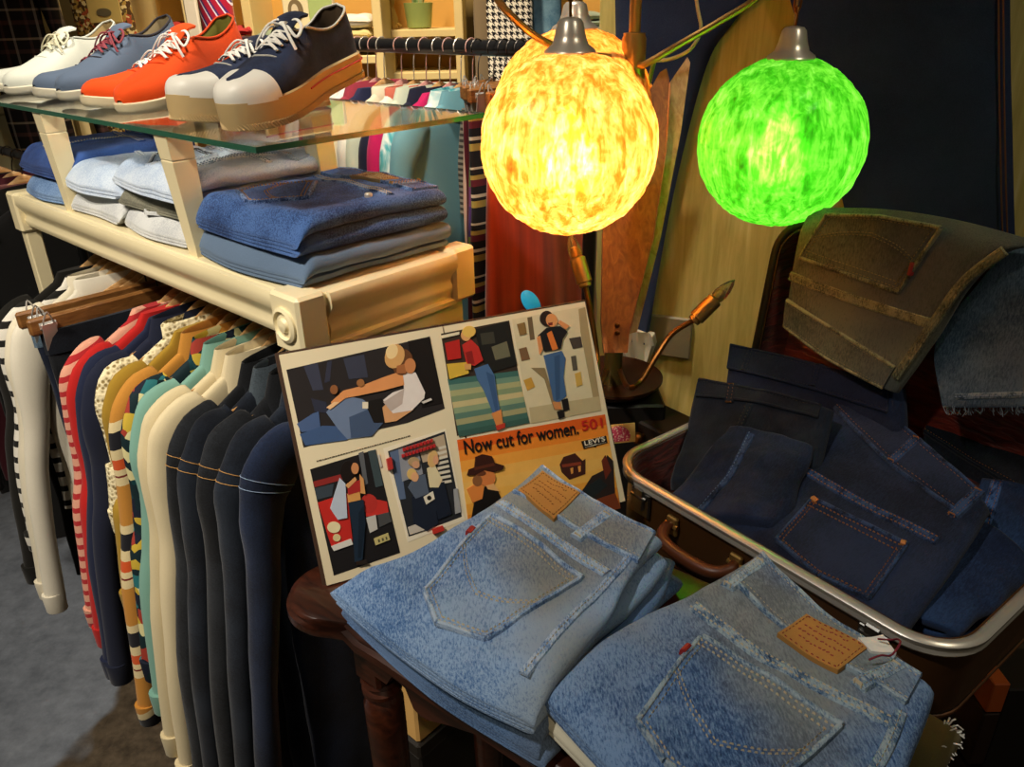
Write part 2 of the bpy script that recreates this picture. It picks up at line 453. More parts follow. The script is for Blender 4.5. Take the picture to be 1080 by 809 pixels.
# ------------------------------------------------------------------ shared materials
M = {}
M['cream'] = plain('#efe0b4', .38, 0, .5, .10, 10, .25)
M['cream_side'] = M['cream']
M['shelfwood'] = plain('#e2cd92', .5, 0, .4, .14, 8)
M['thread_tan'] = plain('#b98a4d', .8); M['thread_pale'] = plain('#cdbd9c', .8); M['thread_copper'] = plain('#b5743c', .7); M['thread_dark'] = plain('#4b4334', .8)
M['thread_blue'] = plain('#7f93ad', .8)
M['chrome'] = plain('#d9d6cf', .25, .6, .6, .1); M['steel'] = metal('#8d8b86', .35); M['hook'] = metal('#4b4743', .4); M['brass'] = plain('#b8904e', .32, .75, .5, .15); M['bronze'] = metal('#8a5a2b', .38); M['nickel'] = plain('#d9d0c0', .3, .55, .6, .1)
M['leather'] = plain('#c08a48', .7, 0, .2, .3, 30); M['leather_ink'] = plain('#8a5226', .8); M['red_ink'] = plain('#9c3d3a', .8)
M['hanger'] = wood('hanger', '#a9743c', '#d9b27a', (6, 40, 40), .35, .25, .03)
M['hangerbrown'] = wood('clip hanger', '#6b431f', '#9a6a37', (6, 40, 40), .4, .2, .03)
M['mahogany'] = wood('mahogany', '#1f0c06', '#4a2314', (2, 14, 14), .3, .4, .05)
M['teak'] = wood('teak', '#6e3c1a', '#a0642f', (20, 20, 2.2), .42, .2, .03)
M['teak_lit'] = wood('lit teak', '#9a6a44', '#c79c74', (20, 20, 2.2), .42, .2, .03)  # same teak for the lit second fin, its light put into the colour
M['redtab'] = plain('#a32b26', .7); M['white'] = plain('#efece2', .6); M['black'] = plain('#14130f', .7)
M['eyelet'] = metal('#d8d8d4', .25)
# denims
M['d_light'] = denim('worn light blue', '#213c66', '#4c71a4', '#8fabcd', .7, 6, .95, (0, 0, 0), '#8c8a72')
M['d_mid'] = denim('stonewashed blue', '#1f3354', '#4a6c9c', '#86a3c8', .55, 6, .8, (2, 1, 0), '#7c8078')
M['d_mid2'] = denim('worn mid blue', '#182a4a', '#3a5a88', '#7896bc', .55, 7, .95, (5, 1, 3), '#8c8f80')
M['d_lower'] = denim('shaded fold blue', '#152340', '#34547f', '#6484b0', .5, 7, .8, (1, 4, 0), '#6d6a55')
M['d_olive'] = denim('olive tinted', '#23261f', '#4c4f40', '#74735b', .5, 8, .8, (0, 2, 0), '#5a5f60')
M['d_gray'] = denim('faded slate', '#253340', '#43586a', '#6f8496', .5, 8, .7)
M['d_indigo'] = denim('raw indigo', '#090d16', '#131a2b', '#242f49', .35, 7, .5)
M['d_indigo2'] = denim('rinsed indigo', '#070b15', '#0e1526', '#1b2740', .35, 6, .45, (3, 3, 3))
M['d_indigo3'] = denim('bright indigo', '#0d1629', '#17243f', '#293f63', .45, 7, .5, (6, 3, 3))
M['d_black'] = denim('washed black', '#08090b', '#121418', '#262a30', .4, 9, .4, (1, 0, 2))
M['d_black2'] = denim('black indigo', '#07090f', '#0e121b', '#1f2733', .4, 9, .4, (4, 0, 2))
M['d_shelfdark'] = denim('deep blue', '#0e1a38', '#1f3866', '#4a6aa2', .5, 9, .9, (1, 1, 1))
M['d_shelfnavy'] = denim('navy rinse', '#101c40', '#1f3468', '#355596', .4, 8, .4, (8, 1, 1))
M['d_bleach'] = denim('bleached pale blue', '#6a82a8', '#9cb2d0', '#d0dbe8', .7, 7, .6, (1, 7, 1))
M['d_greywash'] = denim('pale grey wash', '#83868a', '#a9adb2', '#d2d4d2', .6, 8, .6, (1, 2, 7))
M['d_dirty'] = denim('grey green wash', '#3a3b33', '#676759', '#8f8c78', .5, 9, .6)
M['d_chambray'] = fabric('#677d98', .85, 700, .25)
M['d_giant'] = denim('giant indigo', '#0d1424', '#18213a', '#2a3652', .4, 2.2, .35)
SEAM = {}
for k, a in (('d_light', ('#28406a', '#6585b0', '#a9bdd2')), ('d_mid', ('#22375a', '#5a78a2', '#a9b9cc')), ('d_mid2', ('#1c2f50', '#4f6c8c', '#9fb0b8')), ('d_lower', ('#1a2b48', '#46648e', '#8ea6c2')), ('d_olive', ('#20221b', '#5c5a42', '#969068')), ('d_gray', ('#22303c', '#566b7a', '#9aa7ae')), ('d_shelfdark', ('#0d1830', '#2a4574', '#7c97c2')), ('d_bleach', ('#64799a', '#a9bad0', '#e8edf2')), ('d_indigo', ('#060a13', '#141f36', '#33476a')), ('d_indigo3', ('#0b1428', '#1f335a', '#46669a'))):
    SEAM[M[k].name] = denim('puckered seam ' + k[2:], a[0], a[1], a[2], .5, 55, 1.0)
M['c_cream'] = fabric('#dcd6bd', .85, 700, .12); M['c_olive'] = fabric('#6b5f38', .85, 700, .2)

# ------------------------------------------------------------------ camera, world, view
cam = bpy.data.cameras.new('camera'); camo = bpy.data.objects.new('camera', cam); COL.objects.link(camo)
cam.sensor_fit = 'HORIZONTAL'; cam.sensor_width = 36; cam.lens = 36 * F / 1080; cam.clip_start = .02
camo.matrix_world = Matrix(((_r.x, _u.x, -_f.x, CAM.x), (_r.y, _u.y, -_f.y, CAM.y), (_r.z, _u.z, -_f.z, CAM.z), (0, 0, 0, 1)))
SC.camera = camo
SC.view_settings.view_transform = 'Standard'; SC.view_settings.look = 'None'; SC.view_settings.gamma = 1; SC.view_settings.use_curve_mapping = False
SC.view_settings.exposure = 0.2
w = bpy.data.worlds.new('shop interior'); SC.world = w; w.use_nodes = True
w.node_tree.nodes['Background'].inputs[0].default_value = (1, .86, .66, 1); w.node_tree.nodes['Background'].inputs[1].default_value = .06
SC.cycles.use_denoising = True
SC.cycles.max_bounces = 8; SC.cycles.transparent_max_bounces = 12
def spot(loc, target, power, color, size=.05, angle=60, blend=.6):
    d = bpy.data.lights.new('spot_lamp', 'SPOT'); d.energy = power; d.color = color; d.shadow_soft_size = size; d.spot_size = R(angle); d.spot_blend = blend
    o = bpy.data.objects.new('spot_lamp', d); COL.objects.link(o); o.location = loc
    o.rotation_euler = (Vector(target) - Vector(loc)).to_track_quat('-Z', 'Y').to_euler(); return o
WARM = (1, .80, .55); NEUT = (1, .90, .76)
spot((-.85, .05, 2.55), (.02, .64, .85), 52, (1, .95, .88), .05, 30)       # over the table
spot((-.9, .1, 2.6), (-.6, 1.15, 1.2), 105, NEUT, .06, 50)                 # over the shoes
spot((-.1, 1.5, 2.7), (-.25, 2.0, 1.1), 120, NEUT, .08, 70)                # over the rear rack
spot((-.5, 2.2, 2.7), (-.4, 3.0, 1.4), 190, WARM, .08, 80)                 # rear shelves
spot((-1.4, .1, 2.6), (-.95, .9, .3), 105, NEUT, .06, 55)                  # floor and garments
spot((.95, .25, 2.5), (.60, 1.15, .85), 17, (1, .9, .7), .06, 55)                  # suitcase side

spot((.16, -.90, 2.50), (-.12, .90, .33), 30, WARM, .03, 7, .6)               # added on the camera line to brighten the carton under the table
# ------------------------------------------------------------------ the room
t = NT('worn concrete floor'); n1 = t.noise(1.6, 5, .6); n2 = t.noise(26, 6, .7)
base = t.ramp([(.3, rgb('#4b5058')), (.55, rgb('#757b84')), (.8, rgb('#979ca3'))]); t.l(t.math('ADD', t.math('MULTIPLY', n1, .5), t.math('MULTIPLY', n2, .5)), base.inputs[0])
sx = t.n('ShaderNodeSeparateXYZ'); t.l(t.co(), sx.inputs[0])
edge = t.math('ADD', t.math('ADD', sx.outputs[0], t.math('MULTIPLY', sx.outputs[1], -.35)), t.math('MULTIPLY', t.math('SUBTRACT', t.noise(2.5, 3), .5), .5))
er = t.ramp([(.49, (0, 0, 0, 1)), (.51, (1, 1, 1, 1))]); t.l(t.math('ADD', edge, 1.83), er.inputs[0])
br = t.ramp([(.35, rgb('#352c20')), (.7, rgb('#5e5140'))]); t.l(n2, br.inputs[0])
bumpn = t.noise(45, 5, .7)
t.setc(t.mix(er.outputs[0], base.outputs[0], br.outputs[0])); t.p(.55, 0, .4); t.bump(bumpn, .3, .004)
mb = MB(); mb.box(-5, 3, -1.5, 6, -.1, 0); o = mb.build('floor', t.m, smooth=False); tag(o, 'worn grey concrete floor with brown stained patches', kind='structure')

WP0 = Vector((.28, 1.86, 0)); WP1 = Vector((1.27, 1.42, 0)); wd = (WP1 - WP0).normalized(); wn = Vector((-wd.y, wd.x, 0))
if wn.y > 0: wn = -wn                                # wall normal faces the room
t = NT('ochre washed boards'); g = t.noise(5, 5, .6, t.mapped((9, 9, .7)), .6)
r = t.ramp([(.25, rgb('#a8964a')), (.55, rgb('#cbb96c')), (.8, rgb('#ddd095'))]); t.l(g, r.inputs[0]); t.setc(r.outputs[0]); t.p(.5, 0, .35); t.bump(g, .15, .003)
M['ochre'] = t.m
mb = MB(); mb.obox(WP0 - wd * .08, wd * 2.2, -wn * .06, Vector((0, 0, 2.7)), .004); o = mb.build('wall_right', M['ochre'], smooth=False); tag(o, 'ochre painted board wall behind the giant jeans', kind='structure')
mb = MB(); mb.obox(WP0 + wd * .05 + Vector((0, 0, .55)), wd * .13, wn * .012, Vector((0, 0, .105)), .003); o = mb.build('trim_1', plain('#8d8264', .55), smooth=False); tag(o, 'pale scuffed panel at the foot of the ochre wall', kind='structure')
mb = MB(); mb.box(-4.9, 3, 4.6, 4.7, 0, 2.7); o = mb.build('wall_back', plain('#c7a763', .7), smooth=False); tag(o, 'warm tan rear wall of the shop', kind='structure')
# ------------------------------------------------------------------ cream display shelf with a hanging rail
HSW = CZ - .3066; HS = HSW / KC; SL = .90; SD = .255
SM = Matrix(((-U.x, V.x, 0, SO.x), (-U.y, V.y, 0, SO.y), (0, 0, 1, 0), (0, 0, 0, 1))) @ Matrix.Scale(KC, 4)     # x = -U, y = V
sh = thing('display_shelf', 'cream painted display shelf with moulded edge and a clothes rail beneath', 'shelf', mat=SM)
def mould(mb, p0, p1, out, prof):
    """extrude a moulding profile (out, z) between p0 and p1"""
    p0, p1, out = Vector(p0), Vector(p1), Vector(out)
    mb.loft([[p + out * a + Vector((0, 0, z)) for a, z in prof] for p in (p0, p1)], True, True)
mb = MB(); mb.box(-SL, 0, .0, SD, HS - .018, HS - .001, .002); mb.build('shelf_top', M['cream'], sh)
prof = [(-.012, HS - .02), (.004, HS), (.010, HS - .001), (.012, HS - .006), (.012, HS - .018), (.008, HS - .024), (.003, HS - .032), (.001, HS - .038), (.004, HS - .044), (.004, HS - .050), (.001, HS - .056), (-.012, HS - .056)]
mb = MB(); mould(mb, (-SL + .025, 0, 0), (-.048, 0, 0), (0, -1, 0), prof); mb.build('front_moulding', M['cream'], sh, auto=50)
mb = MB(); mould(mb, (0, .03, 0), (0, SD - .026, 0), (1, 0, 0), [(a - .004, z) for a, z in prof[:-2]] + [(-.003, HS - .058), (-.004, HS - .062), (.002, HS - .064), (.002, HS - .070), (-.004, HS - .073), (-.004, HS - .125), (-.012, HS - .125)]); mb.build('side_panel', M['cream'], sh, auto=50)
for k, (cx, cy) in enumerate(((-.013, .004), (-.013, SD - .012), (-SL + .012, .004))):
    xa, xb = (-.050, .006) if k == 0 else (cx - .018, cx + .018)
    mb = MB(); mb.box(xa, xb, cy - .018, cy + .022, HS - .068, HS + .003, .004)
    if k != 1: mb.box(xa + .008, xb - .004, cy - .012, cy + .014, HS - (.21 if k == 2 else .13), HS - .06, .002)
    b = mb.build('corner_block', M['cream'], sh)
    if k == 0:
        mb = MB(); mb.lathe([(.021, 0), (.021, .003), (.017, .005), (.0155, .0015), (.009, .002), (.007, .0055), (.001, .007)], 32, (-.022, cy - .0178, HS - .033), (0, -1, 0)); mb.build('rosette', M['cream'], b)
mb = MB(); mb.box(-SL + .02, -.03, SD - .02, SD - .008, HS - .125, HS - .018, .002); mb.build('back_panel', plain('#d8c79b', .5), sh)
mb = MB(); mb.box(-SL + .02, -.03, SD - .032, SD - .02, HS - .145, HS - .122, .002); mb.build('back_batten', wood('batten', '#8a5a28', '#b5813f', (4, 30, 30)), sh)
RV, RZ = .065, HS - .062
mb = MB(); mb.tube([(-SL + .0, RV, RZ), (-.014, RV, RZ)], .008, 12); mb.build('clothes_rail', M['steel'], sh)
for x in (-SL + .03, -.03): mb = MB(); mb.box(x - .012, x + .012, SD - .03, SD + .006, 0, HS - .02, .003); mb.build('upright', M['cream'], sh)
# ------------------------------------------------------------------ glass stand that carries the shoes
GZW = HSW + .1675; GZ = GZW / KC
gs = thing('glass_stand', 'glass shoe stand on tapered cream posts above the folded jeans', 'shelf stand', mat=SM)
t = NT('clear green edged glass'); t.b.inputs['Transmission Weight'].default_value = 1; t.b.inputs['Roughness'].default_value = .02; t.b.inputs['IOR'].default_value = 1.45; t.setc((.93, .98, .95, 1))
mg = t.m
t = NT('green glass edge'); t.setc(rgb('#2f6b52')); t.p(.12, 0, .6); t.b.inputs['Transmission Weight'].default_value = .3; me_ = t.m
mb = MB(); mb.box(-1.12, -.05, .0, .345, GZ - .006, GZ, 0); g = mb.build('glass_top', mg, gs, smooth=False)
mb = MB()
for (x0, x1, y0, y1) in ((-1.12, -.05, -.0014, -.0002), (-1.12, -.05, .3452, .3464), (-.0498, -.0486, -.0014, .3464)): mb.box(x0, x1, y0, y1, GZ - .0062, GZ + .0002)
mb.build('glass_edge', me_, gs, smooth=False)
for (x, y) in ((-.255, .014), (-.665, .014), (-.255, .225), (-.665, .225)):
    mb = MB(); rings = []
    for z, a in ((HS - .001, .011), (GZ - .04, .0155), (GZ - .0385, .0155), (GZ - .037, .0145), (GZ - .0355, .0155), (GZ - .0065, .0165)):
        xx = x - .020 * (z - HS) / (GZ - HS)
        rings.append([(xx - a, y - a * .8, z), (xx + a, y - a * .8, z), (xx + a, y + a * 1.2, z), (xx - a, y + a * 1.2, z)])
    mb.loft(rings); mb.build('post', M['cream'], gs, smooth=False)
# ------------------------------------------------------------------ shoes
def shoe(label, heel, toe, upper, lining, sole, lace, L=.27, plat=.022, style='oxford', stripe=None, cap=None, group=None, roll=0.0, trim=None):
    heel, toe = Vector(heel), Vector(toe); ax = (toe - heel).normalized()
    side = Vector((0, 0, 1)).cross(ax).normalized(); up = ax.cross(side)
    if roll: side, up = side * math.cos(roll) + up * math.sin(roll), up * math.cos(roll) - side * math.sin(roll)
    Mx = Matrix(((ax.x, side.x, up.x, heel.x), (ax.y, side.y, up.y, heel.y), (ax.z, side.z, up.z, heel.z), (0, 0, 0, 1)))
    s = thing('sneaker', label, 'shoe', mat=Mx, group=group)
    def hw(f):                               # half width of the sole outline
        e = (1 - ((f - .09) / .09) ** 2) ** .5 if f < .09 else (1 - max(0, (f - .80) / .20) ** 2.3) ** .5
        base = .031 + .013 * math.exp(-((f - .72) / .22) ** 2) - .002 * math.exp(-((f - .38) / .15) ** 2)
        return base * max(e, .03) * L / .27
    st = [0, .004, .015, .035, .06, .09] + [.09 + .71 * k / 26 for k in range(1, 27)] + [.83, .86, .89, .92, .945, .965, .98, .99, .997]
    # sole: flared slab with a slight toe spring
    mb = MB(); rings = []
    spring = lambda f: .006 * max(0, (f - .75) / .25) ** 2
    n = 2
    outl = [(f, 1) for f in st] + [(f, -1) for f in st[::-1]]
    def sole_ring(z, k, grow): return [Vector((f * L + (grow if f > .5 else -grow) * abs(2 * f - 1) ** 6, sg * (hw(f) + grow), z + spring(f))) for f, sg in outl]
    mb.loft([sole_ring(0, 0, -.003), sole_ring(.002, 0, .001), sole_ring(plat * .45, 0, .0025), sole_ring(plat - .002, 0, .002), sole_ring(plat, 0, -.001)])
    so = mb.build('sole', sole, s, auto=50)
    if stripe:
        mb = MB(); z = plat * .72
        pts = [Vector((f * L - (.0025 if f < .1 else 0), sg * (hw(f) + .0032), z + spring(f))) for f, sg in outl if f < .60]
        a = [p for p, (f, sg) in zip(pts, [q for q in outl if q[0] < .60]) if sg == 1][::-1]; b = [p for p, (f, sg) in zip(pts, [q for q in outl if q[0] < .60]) if sg == -1][::-1]
        mb.tube(a + b, .0013, 6); mb.build('sole_stripe', stripe, so)
    if style == 'platform':
        mb = MB()                             # roped texture along the foot of the sole
        pts = resample([Vector((f * L, sg * (hw(f) + .0025), .005 + spring(f))) for f, sg in outl], .004)
        for i in range(0, len(pts) - 1):
            d = (pts[i + 1] - pts[i]); mb.tube([pts[i] - d * .2 + Vector((0, 0, -.003)), pts[i] + d * 1.0 + Vector((0, 0, .004))], .0016, 5)
        mb.build('rope_trim', sole, so)
    # upper
    def ch(f):                                # collar / ridge height above the sole top
        if f < .42: return .062 - .016 * math.sin(PI * min(1, f / .42)) ** 1.2 - .006 * (f / .42)
        if f < .60: return .056 - (f - .42) / .18 * .012
        g = (f - .60) / .40
        return .044 - .022 * g ** .8 if g < .75 else .0267 * max(0.05, 1 - ((g - .75) / .25) ** 2) ** .5
    openf = .43; rings = []; NI = 11; NO = 12
    wl = .0035
    for f in st:
        w = hw(f) - .0005; z0 = plat - .003 + spring(f); x = f * L; h = ch(f) * L / .27
        topw = w * (.72 if f < .5 else .72 - .40 * min(1, (f - .5) / .25)) if f < .75 else w * .4
        lean = .006 * (1 - min(1, f / .06)) if f < .06 else 0
        op = f < openf and f > .012
        def outer(sg):
            r = []
            for k in range(NO):
                u = k / (NO - 1)
                if f < openf or op: yy = w * (1 - .06 * math.sin(PI * u)) * (1 - u) + topw * u + .002 * math.sin(PI * u); zz = z0 + h * u
                else:
                    an = u * PI / 2 * .86; yy = w * math.cos(an) ** .62; zz = z0 + h * math.sin(an) ** .9 * .99
                r.append(Vector((x - lean * (1 - u) * 0, sg * yy, zz)))
            return r
        Lo = outer(1); Ro = outer(-1)[::-1]
        tl, tr = Lo[-1], Ro[0]; inn = []
        for k in range(1, NI):
            u = k / NI
            if op:
                iw = max(.001, topw - wl)
                if u < .36: q = u / .36; inn.append(Vector((x, iw + (w * .8 - iw) * q * .5, tl.z - (h - .006) * q)))
                elif u > .64: q = (1 - u) / .36; inn.append(Vector((x, -(iw + (w * .8 - iw) * q * .5), tl.z - (h - .006) * q)))
                else: q = (u - .36) / .28; inn.append(Vector((x, (iw + (w * .8 - iw) * .5) * (1 - 2 * q), z0 + .006)))
            else:
                p = tl.lerp(tr, u); inn.append(Vector((x, p.y, p.z + (.004 if f >= openf else 0) * math.sin(PI * u) * min(1, (1 - f) / .1))))
        rings.append(Lo + inn + Ro)
    mb = MB(); n = len(rings[0])
    vs = [p for r in rings for p in r]; fo = []; fi = []
    for i in range(len(rings) - 1):
        opn = .012 < st[i + 1] <= openf + .03 and st[i] < openf
        for j in range(n - 1):
            q = (i * n + j, i * n + j + 1, (i + 1) * n + j + 1, (i + 1) * n + j)
            (fi if opn and NO - 1 <= j < NO - 1 + NI else fo).append(q)
    mb.add(vs, fo + [tuple(range(n))]); u_ = mb.build('upper', upper, s, auto=70)
    m2 = MB(); m2.add(vs, fi); m2.build('lining', lining, s, auto=80)
    for p in (m2,): pass
    topz = lambda f: plat - .003 + spring(f) + ch(f) * L / .27
    # collar binding
    col = [Vector((f * L, (hw(f) - .0005) * .72, topz(f) + .0005)) for f in st if .015 < f <= openf]
    mb = MB(); mb.tube([Vector((p.x, -p.y, p.z)) for p in col[::-1]] + [Vector((.001, 0, topz(0)))] + col, .0018, 6); mb.build('collar_binding', trim or upper, s)
    # tongue
    mb = MB(); r = []
    for k in range(8):
        q = k / 7; x = L * (.56 - .20 * q); z = topz(.56 - .2 * q) + .006 + .016 * q; hwid = .012 + .008 * q
        r.append([Vector((x, hwid * c, z - .004 * c * c)) for c in (-1, -.5, 0, .5, 1)] + [Vector((x + .003, hwid * c, z - .003 - .004 * c * c)) for c in (1, .5, 0, -.5, -1)])
    mb.loft(r); mb.build('tongue', upper, s)
    # vamp line, laces, eyelets
    mb = MB(); mb.tube(smoothpath([Vector((L * f, sg * 0 + y, z)) for (f, y, z) in [(.60, .034 * L / .27, plat + .006), (.66, .020, topz(.66) - .004), (.69, 0, topz(.69) + .003), (.66, -.020, topz(.66) - .004), (.60, -.034 * L / .27, plat + .006)] for sg in (1,)], 6), .0011, 5)
    mb.build('vamp_seam', trim or upper, s)
    la = MB(); rows = [.46, .505, .55, .595, .635] if style != 'few' else [.50, .55, .60]
    for i, f in enumerate(rows):
        z = topz(f) + .0045; wy = .0155
        for sg in (1, -1):
            ey = MB(); ey.tube([Vector((L * f + .0028 * math.cos(a), sg * wy + .0026 * math.sin(a), z - .003 + .0006)) for a in [2 * PI * k / 8 for k in range(9)]], .0008, 5); ey.build('eyelet', M['eyelet'], s)
        la.tube(smoothpath([(L * f, wy, z - .003), (L * (f - .004), .008, z + .003), (L * (f - .006), 0, z + .004), (L * (f - .004), -.008, z + .003), (L * f, -wy, z - .003)], 5), .0021, 7, flat=.6)
        if i + 1 < len(rows):
            z2 = topz(rows[i + 1]) + .0045
            for sg in (1, -1): la.tube(smoothpath([(L * f, sg * wy, z - .002), (L * (f + .02), 0, (z + z2) / 2 + .0055), (L * rows[i + 1], -sg * wy, z2 - .002)], 6), .0020, 7, flat=.6)
    z = topz(.46) + .008
    for sg in (1, -1):                        # bow
        la.tube(smoothpath([(L * .47, 0, z), (L * .44, sg * .014, z + .006), (L * .47, sg * .027, z - .001), (L * .52, sg * .026, z - .010), (L * .51, sg * .014, z + .001), (L * .47, 0, z)], 7), .0021, 7, flat=.6)
        la.tube(smoothpath([(L * .47, 0, z), (L * .52, sg * .010, z + .006), (L * .56, sg * .024, z - .009), (L * .57, sg * .031, z - .022)], 7), .0021, 7, flat=.6)
    la.tube([(L * .46, -.006, z), (L * .48, .006, z + .001)], .005, 8)
    la.build('laces', lace, s)
    if cap:
        mb = MB(); rr = []
        for f in [.80, .83, .86, .89, .92, .945, .965, .98, .99, .998]:
            w = hw(f) + .0018; h = ch(f) * L / .27 + .0022; z0 = plat - .004 + spring(f)
            rr.append([Vector((L * f + .0015, w * math.cos(a) ** .62 if a < PI / 2 else -w * abs(math.cos(a)) ** .62, z0 + h * math.sin(a) ** .9)) for a in [PI * k / 18 for k in range(19)]])
        mb.loft(rr, False, False); mb.f.append(tuple(range(len(mb.v) - 19, len(mb.v)))); mb.mi.append(0); mb.build('toe_cap', cap, s, auto=70)
    return s
cw = lambda h, **k: fabric(h, .8, 700, .10)
G = GZW + .0006
gsole = plain('#d9cfae', .6); tsole = plain('#c9ac78', .7)
def on(px, py, dz=0): return atz(px, py, G + dz)
# each pair: one shoe lies flat, the other crosses it with its heel propped up
def pair(lab_flat, lab_tilt, flat, tilt, lift, L, **k):
    grp = k.pop('group')
    h, tpt = flat; d = (tpt - h).normalized(); shoe(lab_flat, h, h + d * L, L=L, **k)
    h, tpt = tilt; h = h + Vector((0, 0, lift)); d = (tpt - h).normalized(); shoe(lab_tilt, tpt - d * L, tpt, L=L, **k)
def SW(u, v): return W(u, v, G)
pair('navy canvas platform sneaker lying flat behind the other navy one', 'navy canvas platform sneaker with its heel propped up at the glass corner',
     (SW(.325, .28), SW(.285, .038)), (SW(.215, .26), SW(.130, .022)), .052, .270, upper=denim('navy canvas', '#0d1120', '#1a2033', '#2b3550', .3, 20, .3), lining=fabric('#4a3a28'), sole=tsole, lace=M['white'], plat=.036, style='platform',
     stripe=plain('#b33a33', .6), cap=plain('#eeeade', .45), trim=plain('#c9c6ba', .7), group='navy sneakers')
pair('orange canvas sneaker lying flat, its toe showing left of the other', 'orange canvas sneaker with white laces and raised heel',
     (SW(.575, .28), SW(.567, .035)), (SW(.480, .25), SW(.405, .020)), .060, .265, upper=cw('#f0500f'), lining=plain('#8f8a3c', .8, 0, .2, .5, 60), sole=plain('#e3d3ad', .6), lace=M['white'], plat=.018, group='orange sneakers', trim=cw('#e2480c'))
pair('grey blue canvas shoe lying flat, its toe pointing left', 'grey blue canvas shoe with burgundy laces and raised heel',
     (SW(.80, .29), SW(.790, .045)), (SW(.735, .28), SW(.680, .045)), .060, .265, upper=cw('#5f6f85'), lining=fabric('#9a8a68'), sole=plain('#ded6bd', .6), lace=plain('#8d3a45', .7), plat=.018, group='grey shoes', trim=cw('#35333a'))
pair('off white canvas plimsoll mostly hidden behind its mate at the left edge', 'off white canvas plimsoll with cream laces and raised heel',
     (SW(1.01, .29), SW(1.0, .05)), (SW(.935, .27), SW(.875, .03)), .055, .265, upper=cw('#e9ecdd'), lining=fabric('#b59b68'), sole=plain('#e6dfc6', .6), lace=plain('#e3ddbe', .8), plat=.016, style='few', group='white plimsolls', trim=cw('#dfe3d6'))
# ------------------------------------------------------------------ folded jeans on the display shelf
Zp = Vector((0, 0, 1))
def stack_item(name, label, u0, u1, v0, v1, z, H, N, mat, seed, group=None, tilt=0, cat='jeans', **k):
    """jeans lying on the shelf: s runs from the front edge back, t from left to right"""
    z0 = z; rng = random.Random(seed); j = lambda: rng.uniform(-.006, .006)
    P = lambda u, v: W(u + j(), v + j(), b1 + (z0 - b1) * KC)
    z = b1 + (z - b1) * KC; H = H * KC
    c0 = [P(u1, v0), P(u1 + j(), (v0 + v1) / 2), P(u1, v1)]; c1 = [P(u0, v0), P(u0 + j(), (v0 + v1) / 2), P(u0, v1)]
    d0 = [c0[0], P((u0 + u1) / 2, v0 - .006), c1[0]]; d1 = [c0[-1], P((u0 + u1) / 2, v1 + .004), c1[-1]]
    if tilt:
        for e in (c0, c1, d0, d1):
            pass
    return Jeans(name, label, cat, group, W(0, 0, z), Zp, c0, c1, d0, d1, H, N, mat, seed=seed, wob=.006, **k)
g = None
b1 = HSW + .001
J = stack_item('folded_jeans', 'slate blue folded garment under the dark blue jeans nearest the shelf corner', .025, .262, .012, .235, b1 + .034, .033, 3, M['d_chambray'], 11, g, nscale=14, round0=.09)
J = stack_item('folded_jeans', 'dark blue folded jeans with stitched pocket on top nearest the shelf corner', .03, .245, .012, .238, b1 + .078, .043, 4, M['d_shelfdark'], 12, g, amp=.006, round0=.12)
MATD = M['d_shelfdark']
J.pocket(J.st([(.62, .30)])[0], J.st([(.36, .62)])[0], J.st([(.36, .10), (.20, .14), (.12, .40)]), MATD, M['thread_tan'], .010)
J.seamline(J.st([(.80, .05), (.70, .45), (.66, .98)]), MATD, M['thread_pale'])
J.waistband(J.st([(.86, .02), (.84, .5), (.82, .98)]), J.st([(1.0, .02), (1.0, .5), (.99, .98)]), MATD, M['thread_tan'])
J.leather(*J.st([(.99, .30), (.97, .62), (.82, .64), (.84, .32)]), plain('#a88a5c', .7), M['leather_ink'])
J.loop(J.st([(.80, .78)])[0], J.st([(1.0, .80)])[0], MATD, M['thread_tan'])
mb = MB(); q = J.loc(J.st([(.55, .93)])[0]); mb.lathe([(.0001, .004), (.004, .004), (.0052, .0025), (.0052, -.002)], 14, J.top(q.x, q.y)); mb.build('rivet', M['nickel'], J.root)

J = stack_item('folded_jeans', 'pale grey folded jeans under the light blue pair behind the second post', .285, .475, .012, .235, b1 + .033, .032, 3, M['d_greywash'], 21, g)
J.pocket(J.st([(.42, .15)])[0], J.st([(.42, .75)])[0], J.st([(.14, .12), (.03, .45), (.14, .78)]), M['d_greywash'], M['thread_dark'], .010)
J = stack_item('folded_jeans', 'grey brown folded jeans in the middle of the centre stack', .285, .465, .018, .24, b1 + .060, .026, 3, M['d_dirty'], 22, g)
J = stack_item('folded_jeans', 'light blue bleached jeans with a crumpled waistband topping the centre stack', .275, .480, .012, .238, b1 + .098, .037, 3, M['d_bleach'], 23, g, amp=.010, nscale=13, round0=.14)
D_ = M['d_bleach']
J.pocket(J.st([(.52, .12)])[0], J.st([(.50, .50)])[0], J.st([(.24, .12), (.13, .30), (.22, .52)]), D_, M['thread_dark'], .010)
J.seamline(J.st([(.66, .05), (.60, .5), (.62, .97)]), D_, M['thread_blue']); J.seamline(J.st([(.2, .72), (.6, .74), (.9, .7)]), D_, M['thread_blue'])
J.waistband(J.st([(.84, .02), (.80, .5), (.82, .98)]), J.st([(1.0, .02), (.98, .5), (.99, .98)]), D_, M['thread_tan'])
J.loop(J.st([(.78, .60)])[0], J.st([(1.0, .58)])[0], D_, M['thread_tan'])

